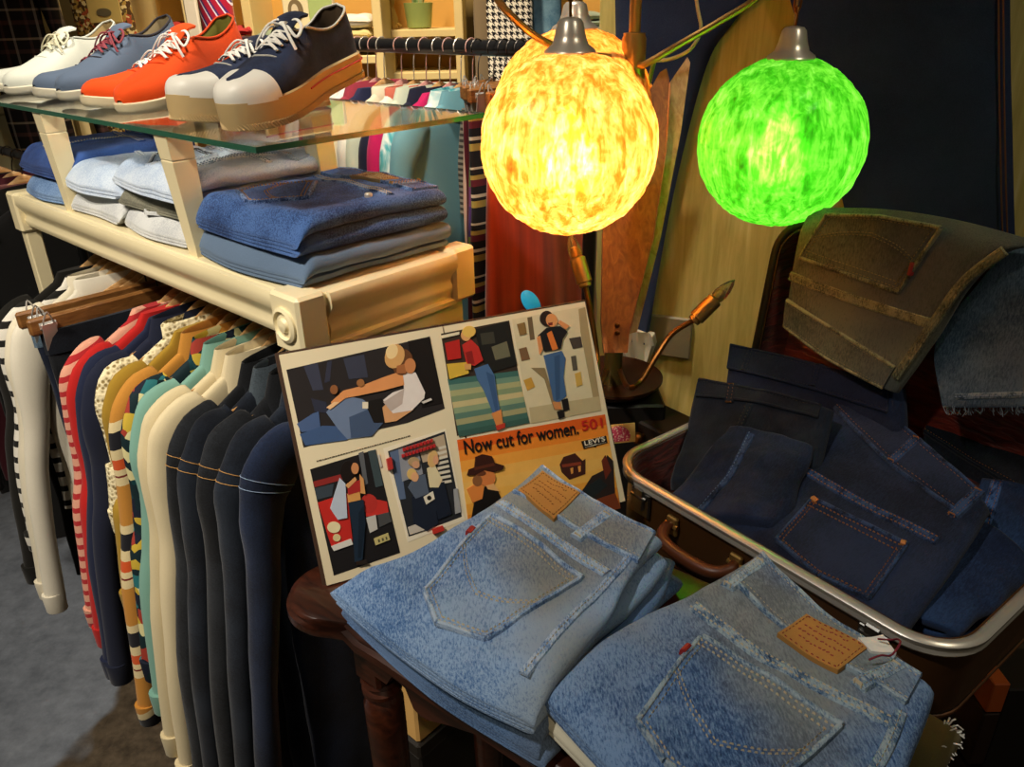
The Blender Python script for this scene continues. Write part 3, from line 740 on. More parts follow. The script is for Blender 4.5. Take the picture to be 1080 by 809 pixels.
J = stack_item('folded_jeans', 'pale grey blue folded jeans at the bottom of the stack between the posts', .485, .655, .012, .22, b1 + .036, .035, 3, M['d_greywash'], 31, g, round0=.12)
J = stack_item('folded_jeans', 'pale blue folded jeans on top of the stack between the posts', .49, .66, .012, .235, b1 + .074, .037, 3, M['d_bleach'], 32, g, amp=.007, round0=.16)
J.seamline(J.st([(.55, .05), (.5, .5), (.45, .95)]), D_, M['thread_blue'])
J.pocket(J.st([(.86, .2)])[0], J.st([(.86, .62)])[0], J.st([(.6, .2), (.56, .4), (.6, .62)]), D_, M['thread_dark'], .010)
J = stack_item('folded_jeans', 'mid blue folded jeans under the deep blue pair at the shelf end', .70, .855, .012, .20, b1 + .036, .035, 3, M['d_mid'], 41, g, round0=.14)
J = stack_item('folded_jeans', 'deep blue folded jeans with a tan patch topping the far left stack', .675, .865, .02, .24, b1 + .086, .048, 4, M['d_shelfnavy'], 42, g, amp=.008, round0=.14)
D_ = M['d_shelfnavy']
J.seamline(J.st([(.72, .05), (.62, .5), (.60, .98)]), D_, M['thread_pale']); J.seamline(J.st([(.10, .3), (.4, .34), (.62, .5)]), D_, M['thread_pale'])
J.waistband(J.st([(.82, .02), (.80, .5), (.82, .98)]), J.st([(1.0, .02), (1.0, .5), (.99, .98)]), D_, M['thread_pale'])
J.leather(*J.st([(.99, .45), (.98, .80), (.84, .80), (.84, .45)]), plain('#b98d58', .7), M['leather_ink'])
# ------------------------------------------------------------------ clothes on rails
RZ = HSW - .062 * KC
def rail_frame(u, z, v, swing=0.0, rear=False):
    o = (WR if rear else W)(u, v, z); a = math.atan2(V.y, V.x) + swing
    m = Matrix.Translation(o) @ Matrix.Rotation(a, 4, 'Z')
    return m if rear else m @ Matrix.Scale(KC, 4)
def hanger(label, Mx, mat, hw=.195, group=None, rr=.008, hookmat=None, neck=-.055):
    h = thing('clothes_hanger', label, 'hanger', mat=Mx, group=group)
    mb = MB(); rings = []
    for k in range(-14, 15):
        f = k / 14; x = hw * f; a = abs(f); z = neck - .010 - .058 * a ** 1.25 + .010 * math.exp(-(a / .14) ** 2); hh = .015 - .005 * a + .003 * (1 if a > .93 else 0); t = .0055 - .001 * a
        if a >= .999: hh *= .6
        rings.append([Vector((x, t * math.cos(q) * 1.0, z + hh * math.sin(q))) for q in [2 * PI * i / 10 for i in range(10)]])
    mb.loft(rings); mb.build('hanger_bar', mat, h)
    mb = MB(); R_ = rr + .002
    mb.tube(smoothpath([(0, 0, neck + .004), (0, 0, neck + .02), (.004, 0, -.020), (R_ * .9, 0, -.008)] + [(R_ * math.cos(a), 0, R_ * math.sin(a)) for a in (0, .6, 1.2, 1.8, 2.5, 3.1, 3.6)], 4), .0014, 6)
    mb.build('hanger_hook', hookmat or M['hook'], h); return h
def clip_hanger(label, Mx, mat, hw=.15, group=None, rr=.008, neck=-.055):
    h = thing('clip_hanger', label, 'hanger', mat=Mx, group=group)
    mb = MB(); mb.box(-hw, hw, -.006, .006, neck - .026, neck, .003); mb.build('hanger_bar', mat, h)
    mb = MB(); R_ = rr + .002
    mb.tube(smoothpath([(0, 0, neck), (0, 0, neck + .02), (.004, 0, -.020), (R_ * .9, 0, -.008)] + [(R_ * math.cos(a), 0, R_ * math.sin(a)) for a in (0, .6, 1.2, 1.8, 2.5, 3.1, 3.6)], 4), .0014, 6)
    mb.build('hanger_hook', M['hook'], h)
    for sg in (-1, 1):
        mb = MB(); x = sg * (hw - .025)
        mb.tube([(x - .012, 0, neck - .013), (x + .012, 0, neck - .013)], .0085, 10); 
        for s2 in (-1, 1):
            mb.obox(Vector((x - .010, s2 * .004 - .001, neck - .052)), Vector((.020, 0, 0)), Vector((0, .002, 0)), Vector((0, s2 * .006, .042)))
            mb.tube(smoothpath([(x - .008, s2 * .010, neck - .010), (x, s2 * .017, neck + .010), (x + .008, s2 * .010, neck - .010)], 5), .0013, 5)
        mb.build('clip', M['chrome'], h)
    return h
def garment(name, label, cat, Mx, mat, L=.56, hw=.19, ht=.012, sleeve=.5, collar=None, group=None, flare=1.08, ripple=.4, seed=0, straight=False, colmat=None, trim=None, neck=-.055, srad=.037, hemmat=None, seam=None, cuff=True, out=.10, nk=.26):
    out *= min(1, sleeve / .5) if sleeve else 1
    g = thing(name, label, cat, mat=Mx, group=group); rng = random.Random(seed); ph = rng.uniform(0, 6)
    top = neck + .004; lev = []
    if straight:
        for k in range(22):
            f = k / 21; lev.append((top - .03 - L * f, hw * (1 + (flare - 1) * f), ht * (.6 + .4 * min(1, f * 4)), f))
    else:
        for k in range(9):
            t = nk + (1 - nk) * k / 8; lev.append((top - .004 - .066 * t ** 1.15 + (.010 if k == 0 else 0), .040 + (hw - .040) * t, ht * (.75 + .3 * t), 0))
        zs = top - .07
        for k in range(1, 22):
            f = k / 21; lev.append((zs - (L - .07) * f, hw * (1 - .06 * math.exp(-((f - .2) / .12) ** 2) + (flare - 1) * f), ht * (1.05 + .25 * math.sin(PI * min(1, f * 1.1))), f))
    n = 40; rings = []
    for z, w, t, f in lev:
        r = []
        for j in range(n):
            a = 2 * PI * j / n; c, s_ = math.cos(a), math.sin(a)
            x = w * math.copysign(abs(c) ** .85, c); y = t * math.copysign(abs(s_) ** .7, s_)
            rp = ripple * .012 * min(1, f * 2) * math.sin(34 * x + ph + 3 * f) + ripple * .010 * noise.noise(Vector((x * 8, z * 5, seed)))
            x += .006 * noise.noise(Vector((z * 9, a, seed + 5)))
            r.append(Vector((x, y + rp * (1 if straight else (.3 + .7 * f)), z + .004 * math.sin(20 * x + ph) * (1 if f > .98 else 0))))
        rings.append(r)
    mb = MB(); mb.loft(rings); mb.build('body', mat, g, auto=60)
    if sleeve and not straight:
        for sg in (-1, 1):
            zs = top - .070; base = hw - .012; rg = []
            P = [Vector((x, 0, z)) for x, z in [(p.x, p.y) for p in smoothpath([Vector((base - .035, zs + .010, 0)), Vector((base - .004, zs - .006, 0)), Vector((base + out * .26, zs - .06, 0)), Vector((base + out * .44, zs - .16, 0)), Vector((base + out * .72, zs - sleeve * .55, 0)), Vector((base + out * 1.02, zs - sleeve, 0))], 6)]]
            m = len(P)
            for i, p in enumerate(P):
                t = (P[min(i + 1, m - 1)] - P[max(i - 1, 0)]).normalized(); b = Vector((-t.z, 0, t.x)); f = i / (m - 1)
                rx = srad * (.62 + .5 * math.exp(-((f - .25) / .22) ** 2)) * (1 - .28 * f); ry = ht * (1.15 + .25 * math.sin(PI * f))
                yo = ripple * .006 * math.sin(9 * f + ph + sg); wv = .0007 * math.sin(31 * f + ph) + .0035 * noise.noise(Vector((f * 9, sg, seed)))
                ring = []
                for j in range(16):
                    a = 2 * PI * j / 16; q = p + b * ((rx + wv) * math.cos(a)) ; q = Vector((q.x * 1, yo + (ry + wv * .5) * math.sin(a), q.z)); q.x *= sg; ring.append(q)
                rg.append(ring)
            mb = MB(); mb.loft(rg); so = mb.build('sleeve', mat, g, auto=60)
            if seam:
                mb = MB()
                for o_ in (0, 1): 
                    rr = [rg[9 + o_][j].lerp(rg[8 + o_][j], .0) for j in range(16)]; c = sum(rr, Vector()) / 16
                    mb.tube([c + (p - c) * 1.012 for p in rr] + [c + (rr[0] - c) * 1.012], .0005, 4)
                mb.build('sleeve_stitching', seam, so)
            if cuff:
                mb = MB(); e = rg[-1]; c = sum(e, Vector()) / 16; d = Vector((0, 0, 1)); mb.loft([[c + (p - c) * 1.05 + d * .035 for p in e], [c + (p - c) * 1.07 + d * .03 for p in e], [c + (p - c) * 1.05 - d * .002 for p in e], [c + (p - c) * 1.0 - d * .004 for p in e]]); mb.build('cuff', trim or mat, so)
    if collar:
        mb = MB(); prof = {'shirt': [(1.0, -.012), (1.02, .012), (1.10, .017), (1.45, -.010), (1.60, -.026), (1.50, -.026), (1.2, -.008)], 'band': [(1.0, -.012), (1.02, .014), (1.12, .014), (1.15, -.012)]}[collar]
        rr = []
        for j in range(25):
            a = 2 * PI * j / 24; cw_ = .040 + (hw - .040) * nk + .004; rr.append([Vector((cw_ * (1 + (k - 1) * .55) * math.cos(a), (ht * .95 + .004) * k * math.sin(a), top - .066 * nk ** 1.15 + z - .030 * abs(math.cos(a)) * (k - 1))) for k, z in prof])
        mb.loft(rr, True, False); co = mb.build('collar', colmat or mat, g, auto=60)
    return g

# patterned cloths
M['bw'] = bands('black and white', .030, [(0, '#e9e4d6'), (.62, '#15140f')], 2)
M['pinkred'] = bands('pink and red', .020, [(0, '#e3a489'), (.6, '#b5262b')], 2, slope=.35)
M['sunset'] = bands('sunset stripes', .150, [(0, '#c98a35'), (.26, '#e7d3a0'), (.34, '#7a2a22'), (.36, '#e7d3a0'), (.42, '#d9571f'), (.52, '#e7d3a0'), (.62, '#12121c'), (.78, '#e7d3a0'), (.86, '#c98a35')], 2, slope=.35)
t = NT('patchwork florals'); v = t.n('ShaderNodeTexVoronoi'); v.inputs['Scale'].default_value = 55; t.l(t.co(), v.inputs['Vector'])
sp = t.n('ShaderNodeSeparateXYZ'); t.l(v.outputs['Color'], sp.inputs[0])
r = t.ramp([(0, rgb('#14282e')), (.30, rgb('#123b42')), (.42, rgb('#c3a53a')), (.55, rgb('#2b6f74')), (.66, rgb('#9c3a2e')), (.78, rgb('#d9cf98')), (.88, rgb('#1a2030'))], 'CONSTANT'); t.l(sp.outputs[0], r.inputs[0]); t.setc(r.outputs[0]); t.p(.8, 0, .2); M['floral'] = t.m
t = NT('knit cream'); wv = t.n('ShaderNodeTexVoronoi'); wv.inputs['Scale'].default_value = 150; t.l(t.co(), wv.inputs['Vector']); r = t.ramp([(.25, rgb('#8d7a4e')), (.5, rgb('#e8dcb4'))]); t.l(wv.outputs['Distance'], r.inputs[0]); t.setc(r.outputs[0]); t.p(.9, 0, .2); t.bump(wv.outputs['Distance'], .8, .003); M['knit'] = t.m

TP = M['thread_tan']
row = [  # u, kind, label, category, material, length, sleeve, collar, hanger note, options
 (.765, 'black_dress', 'black long garment at the far left end of the shelf rail', 'dress', fabric('#16140f'), .60, .50, None, 'the black garment', dict(flare=1.15)),
 (.728, 'striped_jersey', 'black and white striped top next to the black garment', 'top', M['bw'], .44, .42, None, 'the black and white striped top', {}),
 (.700, 'shirt', 'off white shirt behind the striped top, farther of the two white ones', 'shirt', fabric('#e6ddc4'), .53, .50, 'band', 'the farther white shirt', {}),
 (.668, 'shirt', 'off white shirt nearer of the two white ones, beside the clipped jeans', 'shirt', fabric('#eae3cf'), .545, .52, 'band', 'the nearer white shirt', {}),
 (.466, 'striped_shirt', 'pink shirt with red stripes beside the red top', 'shirt', M['pinkred'], .52, .44, None, 'the pink and red striped shirt', {}),
 (.440, 'cardigan', 'bright red top with pale dotted edge between striped pink and navy', 'top', fabric('#c4201d'), .52, .46, None, 'the red top', {}),
 (.412, 'sweater', 'navy garment behind the dark navy collared shirt', 'top', fabric('#1c2440'), .555, .50, None, 'the navy garment', {}),
 (.384, 'shirt', 'dark navy collared shirt left of the cream knit', 'shirt', fabric('#1a2036'), .585, .50, 'shirt', 'the dark navy collared shirt', {}),
 (.354, 'knit_sweater', 'cream open knit sweater with short sleeves beside the mustard one', 'sweater', M['knit'], .42, .22, 'band', 'the cream knit sweater', {}),
 (.328, 'sweater', 'mustard yellow sweater between cream knit and sunset striped shirt', 'sweater', fabric('#a9862a'), .45, .34, None, 'the mustard sweater', {}),
 (.296, 'striped_shirt', 'ochre, cream, orange and black striped shirt', 'shirt', M['sunset'], .55, .52, 'shirt', 'the ochre striped shirt', {}),
 (.264, 'print_shirt', 'dark floral patchwork print shirt with a yellow and red collar', 'shirt', M['floral'], .50, .42, 'shirt', 'the floral print shirt', {}),
 (.234, 'shirt', 'pale teal shirt between the floral print and cream jackets', 'shirt', fabric('#7fae9f'), .50, .46, 'shirt', 'the pale teal shirt', {}),
 (.204, 'jacket', 'cream jacket, the farther of two, beside the teal shirt', 'jacket', fabric('#dfcfa6'), .54, .52, 'shirt', 'the farther cream jacket', {}),
 (.176, 'jacket', 'cream jacket, the nearer of two, with a long pale sleeve', 'jacket', fabric('#e6d6ae'), .60, .56, 'shirt', 'the nearer cream jacket', {}),
 (.140, 'denim_jacket', 'washed black denim jacket right beside the cream jackets', 'jacket', M['d_black'], .62, .54, 'shirt', 'the first black denim jacket', {'seam': TP}),
 (.112, 'denim_jacket', 'black denim jacket with grey turned collar, second from the cream jackets', 'jacket', M['d_black2'], .64, .56, 'shirt', 'the second black denim jacket', {'seam': TP, 'colmat': denim('charcoal collar', '#14181c', '#2a3238', '#465058', .5, 9, .6)}),
 (.081, 'denim_jacket', 'black denim jacket, third from the cream jackets', 'jacket', M['d_black'], .64, .58, 'shirt', 'the third black denim jacket', {'seam': TP}),
 (.050, 'denim_jacket', 'black indigo denim jacket, fourth from the cream jackets', 'jacket', M['d_black2'], .66, .58, 'shirt', 'the fourth black denim jacket', {'seam': TP}),
 (.019, 'denim_jacket', 'dark indigo denim jacket nearest the scrapbook, with pale shoulder stitching', 'jacket', M['d_indigo2'], .66, .58, 'shirt', 'the indigo denim jacket', {'seam': M['thread_blue']}),
]
for i, (u, nm, lab, cat, m, L, sl, col, note, op) in enumerate(row):
    sw = random.Random(i).uniform(-.03, .03); Mx = rail_frame(u, RZ, RV, sw)
    hanger('pale wooden hanger carrying ' + note, Mx, M['hanger'], {.112: .155, .081: .147, .050: .138, .019: .128}.get(u, .160), group='hangers on the shelf rail')
    hw_ = {.112: .160, .081: .152, .050: .143, .019: .133}.get(u, .165)
    garment(nm, lab, cat, Mx, m, L, hw_, .0125, sl, col, seed=i + 1, group='clothes on the shelf rail', **op)
# bare pale hangers and the clipped jeans between the white shirts and the striped ones
for k, u in enumerate((.645, .622, .600)):
    hanger(('empty pale hanger nearest the white shirts', 'middle one of three empty pale hangers', 'empty pale hanger next to the clip hangers')[k], rail_frame(u, RZ, RV + .03, .02 * k - .02), M['hanger'], .16, group='hangers on the shelf rail')
for k, u in enumerate((.575, .535)):
    Mx = rail_frame(u, RZ, RV, -.02 + .03 * k)
    clip_hanger(('brown clip hanger holding the dark jeans', 'brown clip hanger holding the charcoal trousers')[k], Mx, M['hangerbrown'], .20, group='clip hangers on the shelf rail')
    g = garment(('jeans', 'trousers')[k], ('dark blue jeans hanging by the waist from a clip hanger', 'charcoal trousers hanging by the waist from the nearer clip hanger')[k], ('jeans', 'trousers')[k], Mx, (M['d_indigo'], M['d_black'])[k], .52, .185, .013, 0, straight=True, flare=.96, seed=50 + k, ripple=.5, group='clothes on the shelf rail')
    mb = MB(); z = -.055 + .004 - .03
    mb.loft([[Vector((x * .188, y * .0145, zz)) for x, y in [(math.copysign(abs(math.cos(a)) ** .85, math.cos(a)), math.copysign(abs(math.sin(a)) ** .7, math.sin(a))) for a in [2 * PI * j / 30 for j in range(30)]]] for zz in (z + .004, z - .034)]); mb.build('waistband', (M['d_gray'], M['d_black2'])[k], g)

# ------------------------------------------------------------------ free standing rack behind
RU0, RU1, RRV, RRZ = .22, 1.45, .83, CZ - .08
p0, p1 = WR(RU0, RRV, RRZ), WR(RU1, RRV, RRZ)
rk = thing('garment_rack', 'black tubular clothes rack standing behind the display shelf', 'clothes rack', WR((RU0 + RU1) / 2, RRV, 0))
mb = MB(); mb.tube([p0, p1], .016, 14); mb.build('rack_rail', plain('#1b1b1c', .3), rk, True)
for u in (RU0 + .01, RU1 - .01):
    mb = MB(); mb.tube([WR(u, RRV, .02), WR(u, RRV, RRZ)], .014, 12); mb.build('rack_post', plain('#1b1b1c', .3), rk, True)
    mb = MB(); mb.tube([WR(u, RRV - .22, .015), WR(u, RRV + .22, .015)], .015, 12); mb.build('rack_foot', plain('#1b1b1c', .3), rk, True)
t = NT('tie dye teal'); n = t.noise(11, 3, .6, None, 1.5); r = t.ramp([(.42, rgb('#dfeae2')), (.55, rgb('#5fb0b4')), (.68, rgb('#1d7788'))]); t.l(n, r.inputs[0]); t.setc(r.outputs[0]); t.p(.8, 0, .2); M['tiedye'] = t.m
M['tartan'] = bands('yellow black tartan', .11, [(0, '#1b1a1c'), (.22, '#b7a24e'), (.34, '#1b1a1c'), (.40, '#d8d0b4'), (.46, '#1b1a1c'), (.60, '#6a2330'), (.72, '#b7a24e'), (.80, '#1b1a1c'), (.9, '#d8d0b4'), (.94, '#1b1a1c')], 2)
t = NT('rust satin'); n = t.noise(3, 3, .5, t.mapped((14, 14, .8))); r = t.ramp([(.3, rgb('#7d2410')), (.7, rgb('#b8421c'))]); t.l(n, r.inputs[0]); t.setc(r.outputs[0]); t.p(.32, 0, .5, .3); M['rust'] = t.m
M['sequin'] = bands('grey bead', .012, [(0, '#8d8473'), (.5, '#3a352e')], 2)
row2 = [
 (.97, 'blouse', 'coral blouse at the far end of the rear rack', 'blouse', fabric('#e0764f'), .5, .3, None, {}),
 (.94, 'blouse', 'white lace blouse beside the coral one on the rear rack', 'blouse', fabric('#ece6da'), .52, .4, 'band', {}),
 (.91, 'jumper', 'white top with a pink seam behind the glass stand', 'top', fabric('#e9e2dc'), .5, .4, None, {}),
 (.878, 'jacket', 'maroon jacket showing its dark pink shoulder on the rear rack', 'jacket', fabric('#a63a4a'), .5, .4, 'shirt', {}),
 (.848, 'cardigan', 'navy cardigan with pink edge beside the maroon jacket', 'cardigan', fabric('#262a4a'), .5, .4, None, {}),
 (.785, 'blouse', 'cream blouse with wide shoulders on the rear rack', 'blouse', fabric('#eadfc0'), .55, .46, 'band', {}),
 (.742, 'blouse', 'ivory blouse with coral neckline on the rear rack', 'blouse', fabric('#efe8d6'), .55, .46, 'band', {'colmat': fabric('#d2705a')}),
 (.700, 'shirt', 'pale mint shirt on the rear rack', 'shirt', fabric('#d7dfc6'), .55, .46, 'shirt', {}),
 (.656, 'jacket', 'navy blazer beside the magenta top', 'jacket', fabric('#1b1d33'), .6, .5, 'shirt', {}),
 (.622, 'jumper', 'magenta top between the navy blazer and tie dyed shirt', 'top', fabric('#c2185a'), .6, .5, None, {}),
 (.588, 'shirt', 'white and teal tie dyed shirt on the rear rack', 'shirt', M['tiedye'], .6, .5, 'shirt', {}),
 (.552, 'denim_shirt', 'light blue shirt right of the tie dyed one', 'shirt', fabric('#6fa3ae'), .6, .5, 'shirt', {}),
]
for i, (u, nm, lab, cat, m, L, sl, col, op) in enumerate(row2):
    Mx = rail_frame(u, RRZ, RRV, random.Random(i + 40).uniform(-.04, .04), True)
    hanger('slim hanger on the rear rack under the ' + lab.split(' on the')[0].split(' beside')[0].split(' behind')[0].split(' between')[0].split(' at the')[0].split(' showing')[0].split(' right of')[0], Mx, (M['hanger'], plain('#c98f86', .5))[i % 2], .19, group='hangers on the rear rack', rr=.016, neck=-.085, hookmat=(M['nickel'], plain('#c79a8e', .4))[i % 2])
    garment(nm, lab, cat, Mx, m, L, .195, .018, sl, col, seed=i + 70, group='clothes on the rear rack', neck=-.085, **op)
for i, (u, nm, lab, cat, m, L, hw_, ht_) in enumerate([
 (.515, 'skirt', 'grey beaded skirt clipped on the rear rack', 'skirt', M['sequin'], .22, .05, .02),
 (.470, 'dress', 'pale pink long dress with thin straps on the rear rack', 'dress', fabric('#e3b9a0'), .95, .10, .020),
 (.440, 'dress', 'wine red long dress behind the pink one', 'dress', fabric('#5a1420'), .95, .12, .016),
 (.418, 'scarf_dress', 'purple and green banded dress between pink dress and yellow globe', 'dress', bands('purple green', .5, [(0, '#6d7f2c'), (.3, '#4a2a63'), (.42, '#7d3a6c'), (.5, '#5c7a2a')], 2), .28, .12, .014),
 (.396, 'tartan_trousers', 'yellow and black tartan trousers left of the rust satin dress', 'trousers', M['tartan'], .95, .15, .016),
 (.335, 'satin_dress', 'rust orange satin dress hanging behind the yellow globe', 'dress', M['rust'], .95, .17, .03)]):
    Mx = rail_frame(u, RRZ, RRV - .02, .04 * (i % 2), True)
    clip_hanger('clip hanger on the rear rack holding the ' + lab.split(' on the')[0].split(' behind')[0].split(' between')[0].split(' left')[0].split(' hanging')[0], Mx, M['hangerbrown'], max(.05, hw_), group='clip hangers on the rear rack', rr=.016, neck=-.062)
    garment(nm, lab, cat, Mx, m, L, hw_, ht_, 0, straight=True, flare=1.25, seed=i + 90, ripple=.7, group='clothes on the rear rack', neck=-.088)
# ------------------------------------------------------------------ small mahogany table
KT = .94                        # table group size
TZ = CZ - .577
TA = math.atan2(-.66, .79)          # direction of the front left edge
tx = Vector((math.cos(TA), math.sin(TA), 0)); ty = Vector((-tx.y, tx.x, 0))
TO = Vector((-.232, .708, 0)) * KT
TM = Matrix(((tx.x, ty.x, 0, TO.x), (tx.y, ty.y, 0, TO.y), (0, 0, 1, 0), (0, 0, 0, 1)))
tb = thing('side_table', 'dark mahogany side table with scalloped corner and turned legs', 'table', mat=TM)
TL_, TD = .49, .262
def corner(cx, cy, a0):
    """rounded ear with small notches either side"""
    return [(cx + .052 * math.cos(a0 + R(d)), cy + .052 * math.sin(a0 + R(d))) for d in range(-100, 101, 10)]
outline = corner(.0, .03, R(205)) + [(.050, -.002), (.075, -.006), (.11, -.004), (TL_ - .11, -.004), (TL_ - .05, -.004)] + corner(TL_, .03, R(-45)) + corner(TL_, TD, R(45)) + corner(0, TD, R(135))
mb = MB(); c = Vector((TL_ / 2, TD / 2, 0)); rings = []
for z, k in ((TZ - .024, .0), (TZ - .022, .004), (TZ - .012, .004), (TZ - .009, -.003), (TZ - .004, .0), (TZ - .001, -.004), (TZ, -.008)):
    rings.append([Vector((x, y, z)) + (Vector((x, y, 0)) - c).normalized() * k for x, y in outline])
mb.loft(rings); mb.build('table_top', M['mahogany'], tb, auto=40)
def apron(p, q, n, nm):
    mb = MB(); p, q, n = Vector(p), Vector(q), Vector(n); L = (q - p).length; d = (q - p) / L; up, lo = [], []
    for k in range(41):
        x = L * k / 40; e = min(x, L - x); z = TZ - .085 + (.018 if .045 < e < .075 else 0) - .012 * math.exp(-((e - .095) / .02) ** 2) + .022 * min(1, max(0, (e - .12) / .06)); up.append(p + d * x + Vector((0, 0, TZ - .022))); lo.append(p + d * x + Vector((0, 0, z)))
    mb.loft([up, lo, [v + n * .018 for v in lo], [v + n * .018 for v in up], up], False, False); mb.build(nm, M['mahogany'], tb)
for q in (((.04, .02, 0), (TL_ - .04, .02, 0), (0, 1, 0)), ((.04, TD - .02, 0), (TL_ - .04, TD - .02, 0), (0, -1, 0)), ((.02, .04, 0), (.02, TD - .04, 0), (1, 0, 0)), ((TL_ - .02, .04, 0), (TL_ - .02, TD - .04, 0), (-1, 0, 0))): apron(*q, 'apron')
for x in (.04, TL_ - .04):
    for y in (.045, TD - .04):
        mb = MB(); mb.box(x - .021, x + .021, y - .021, y + .021, TZ - .115, TZ - .02, .004)
        mb.lathe([(.0215, TZ - .115), (.024, TZ - .119), (.018, TZ - .124), (.0235, TZ - .131), (.0235, TZ - .136), (.0175, TZ - .143), (.0235, TZ - .155), (.0235, TZ - .20), (.021, TZ - .42), (.014, TZ - .60), (.018, TZ - .61), (.012, TZ - .63), (.017, .04), (.011, 0)], 24, (x, y, 0))
        mb.build('leg', M['mahogany'], tb)
# ------------------------------------------------------------------ jeans on the table
JZ = TZ + .001
D1, D2 = M['d_mid'], M['d_mid2']
lowq = dict(round0=.05)
J = Jeans('folded_jeans', 'blue folded jeans at the bottom of the left table stack', 'jeans', None, Vector((0, 0, JZ + .041 * KT)), Zp,
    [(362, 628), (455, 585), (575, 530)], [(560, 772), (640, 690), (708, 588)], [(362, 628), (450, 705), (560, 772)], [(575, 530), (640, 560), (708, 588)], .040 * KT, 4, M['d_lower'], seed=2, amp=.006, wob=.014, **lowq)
JL = Jeans('folded_jeans', 'worn light blue jeans with leather patch topping the left table stack, against the scrapbook', 'jeans', None, Vector((0, 0, JZ + .082 * KT)), Zp,
    [(350, 606), (430, 583), (510, 535), (572, 488)], [(553, 738), (600, 680), (648, 620), (692, 566)], [(350, 606), (400, 648), (478, 702), (553, 738)], [(572, 488), (612, 517), (652, 545), (692, 566)], .040 * KT, 4, M['d_light'], seed=3, amp=.007, wob=.012, round0=.16, drop0=.55)
D = M['d_light']; T1 = M['thread_tan']; T2 = M['thread_pale']
JL.waistband([(541, 517), (605, 556), (674, 592)], [(571, 490), (628, 530), (690, 566)], D, T2)
JL.seamline([(526, 529), (580, 566), (640, 602)], D, T2)
JL.pocket((518, 543), (614, 607), [(446, 621), (460, 657), (512, 674)], D, T2, .012)
JL.leather((572, 496), (612, 522), (584, 551), (546, 520), M['leather'], M['leather_ink'])
JL.loop((640, 543), (607, 568), D, T2)
JL.seamline([(668, 582), (646, 606), (600, 655), (552, 712)], D, T2, .008, .002, (0,), 'side_seam')
mb = MB(); JL.ridge(mb, [(500, 560), (494, 567)], .006, .006); mb.build('red_tab', M['redtab'], JL.root)

J = Jeans('folded_trousers', 'olive folded trousers with frayed edges at the bottom of the right table stack', 'trousers', None, Vector((0, 0, JZ + .024 * KT)), Zp,
    [(640, 800), (760, 720), (850, 665)], [(812, 960), (922, 876), (1000, 762)], [(640, 800), (700, 880), (800, 960)], [(850, 665), (920, 715), (1000, 762)], .023 * KT, 2, M['c_olive'], seed=4, wob=.004, round0=.03)
mb = MB(); rng = random.Random(3)
for i in range(60):
    q = J.loc(J.st([(rng.uniform(.86, 1.0), 1.0)])[0]); d = Vector((rng.uniform(.2, 1), rng.uniform(-.4, .6), 0)).normalized()
    a = Vector((q.x, q.y, rng.uniform(.006, .02))) + d * .004; mb.tube([a, a + d * .006 + Vector((0, 0, rng.uniform(-.003, .002))), a + d * .012 + Vector((0, 0, rng.uniform(-.006, .002)))], .0007, 4)
mb.build('frayed_threads', M['white'], J.root)
J = Jeans('folded_trousers', 'cream folded trousers peeking out between the olive pair and worn blue jeans', 'trousers', None, Vector((0, 0, JZ + .049 * KT)), Zp,
    [(566, 742), (660, 680), (800, 600)], [(760, 930), (860, 860), (950, 735)], [(566, 742), (660, 836), (760, 930)], [(800, 600), (880, 665), (950, 735)], .024 * KT, 2, M['c_cream'], seed=5, amp=.004, wob=.004, round0=.08)
JR = Jeans('folded_jeans', 'worn mid blue jeans with leather patch and price tag topping the right table stack', 'jeans', None, Vector((0, 0, JZ + .084 * KT)), Zp,
    [(577, 722), (650, 663), (735, 622), (803, 585)], [(800, 935), (890, 860), (940, 790), (972, 716)], [(577, 722), (640, 790), (715, 865), (800, 935)], [(803, 585), (850, 632), (905, 668), (972, 716)], .034 * KT, 3, D2, seed=6, amp=.008, wob=.010, round0=.10, drop0=.45)
D = D2
JR.waistband([(776, 618), (828, 664), (890, 702), (955, 744)], [(802, 588), (850, 634), (905, 670), (970, 716)], D, T2)
JR.seamline([(731, 637), (800, 690), (870, 728), (944, 764)], D, T2)
JR.pocket((739, 672), (887, 769), [(671, 760), (700, 803), (758, 842), (818, 832)], D, T2, .012)
lp = JR.leather((850, 650), (915, 685), (883, 711), (819, 673), M['leather'], M['red_ink'])
JR.loop((766, 622), (803, 596), D, T2); JR.loop((903, 727), (947, 703), D, T2)
mb = MB(); JR.ridge(mb, [(727, 684), (719, 694)], .005, .006); mb.build('red_tab', M['redtab'], JR.root)
JR.seamline([(950, 752), (930, 800), (880, 870)], D, T2, .008, .002, (0,), 'side_seam')
# price tag on a red string, tied to the belt loop
tg = JR.patch('price_tag', [(904, 677), (930, 674)], [(918, 690), (944, 694)], M['white'], .0055, 4, 4, label='white paper price tag on a dark red string')
mb = MB(); q = [JR.loc(p) for p in ((924, 682), (936, 688), (944, 684), (946, 692), (938, 700), (926, 704), (914, 706))]
mb.tube(smoothpath([JR.top(p.x, p.y, .010 + .004 * (i % 2)) for i, p in enumerate(q)], 6), .0009, 5); mb.build('tag_string', plain('#7a1f30', .7), tg)
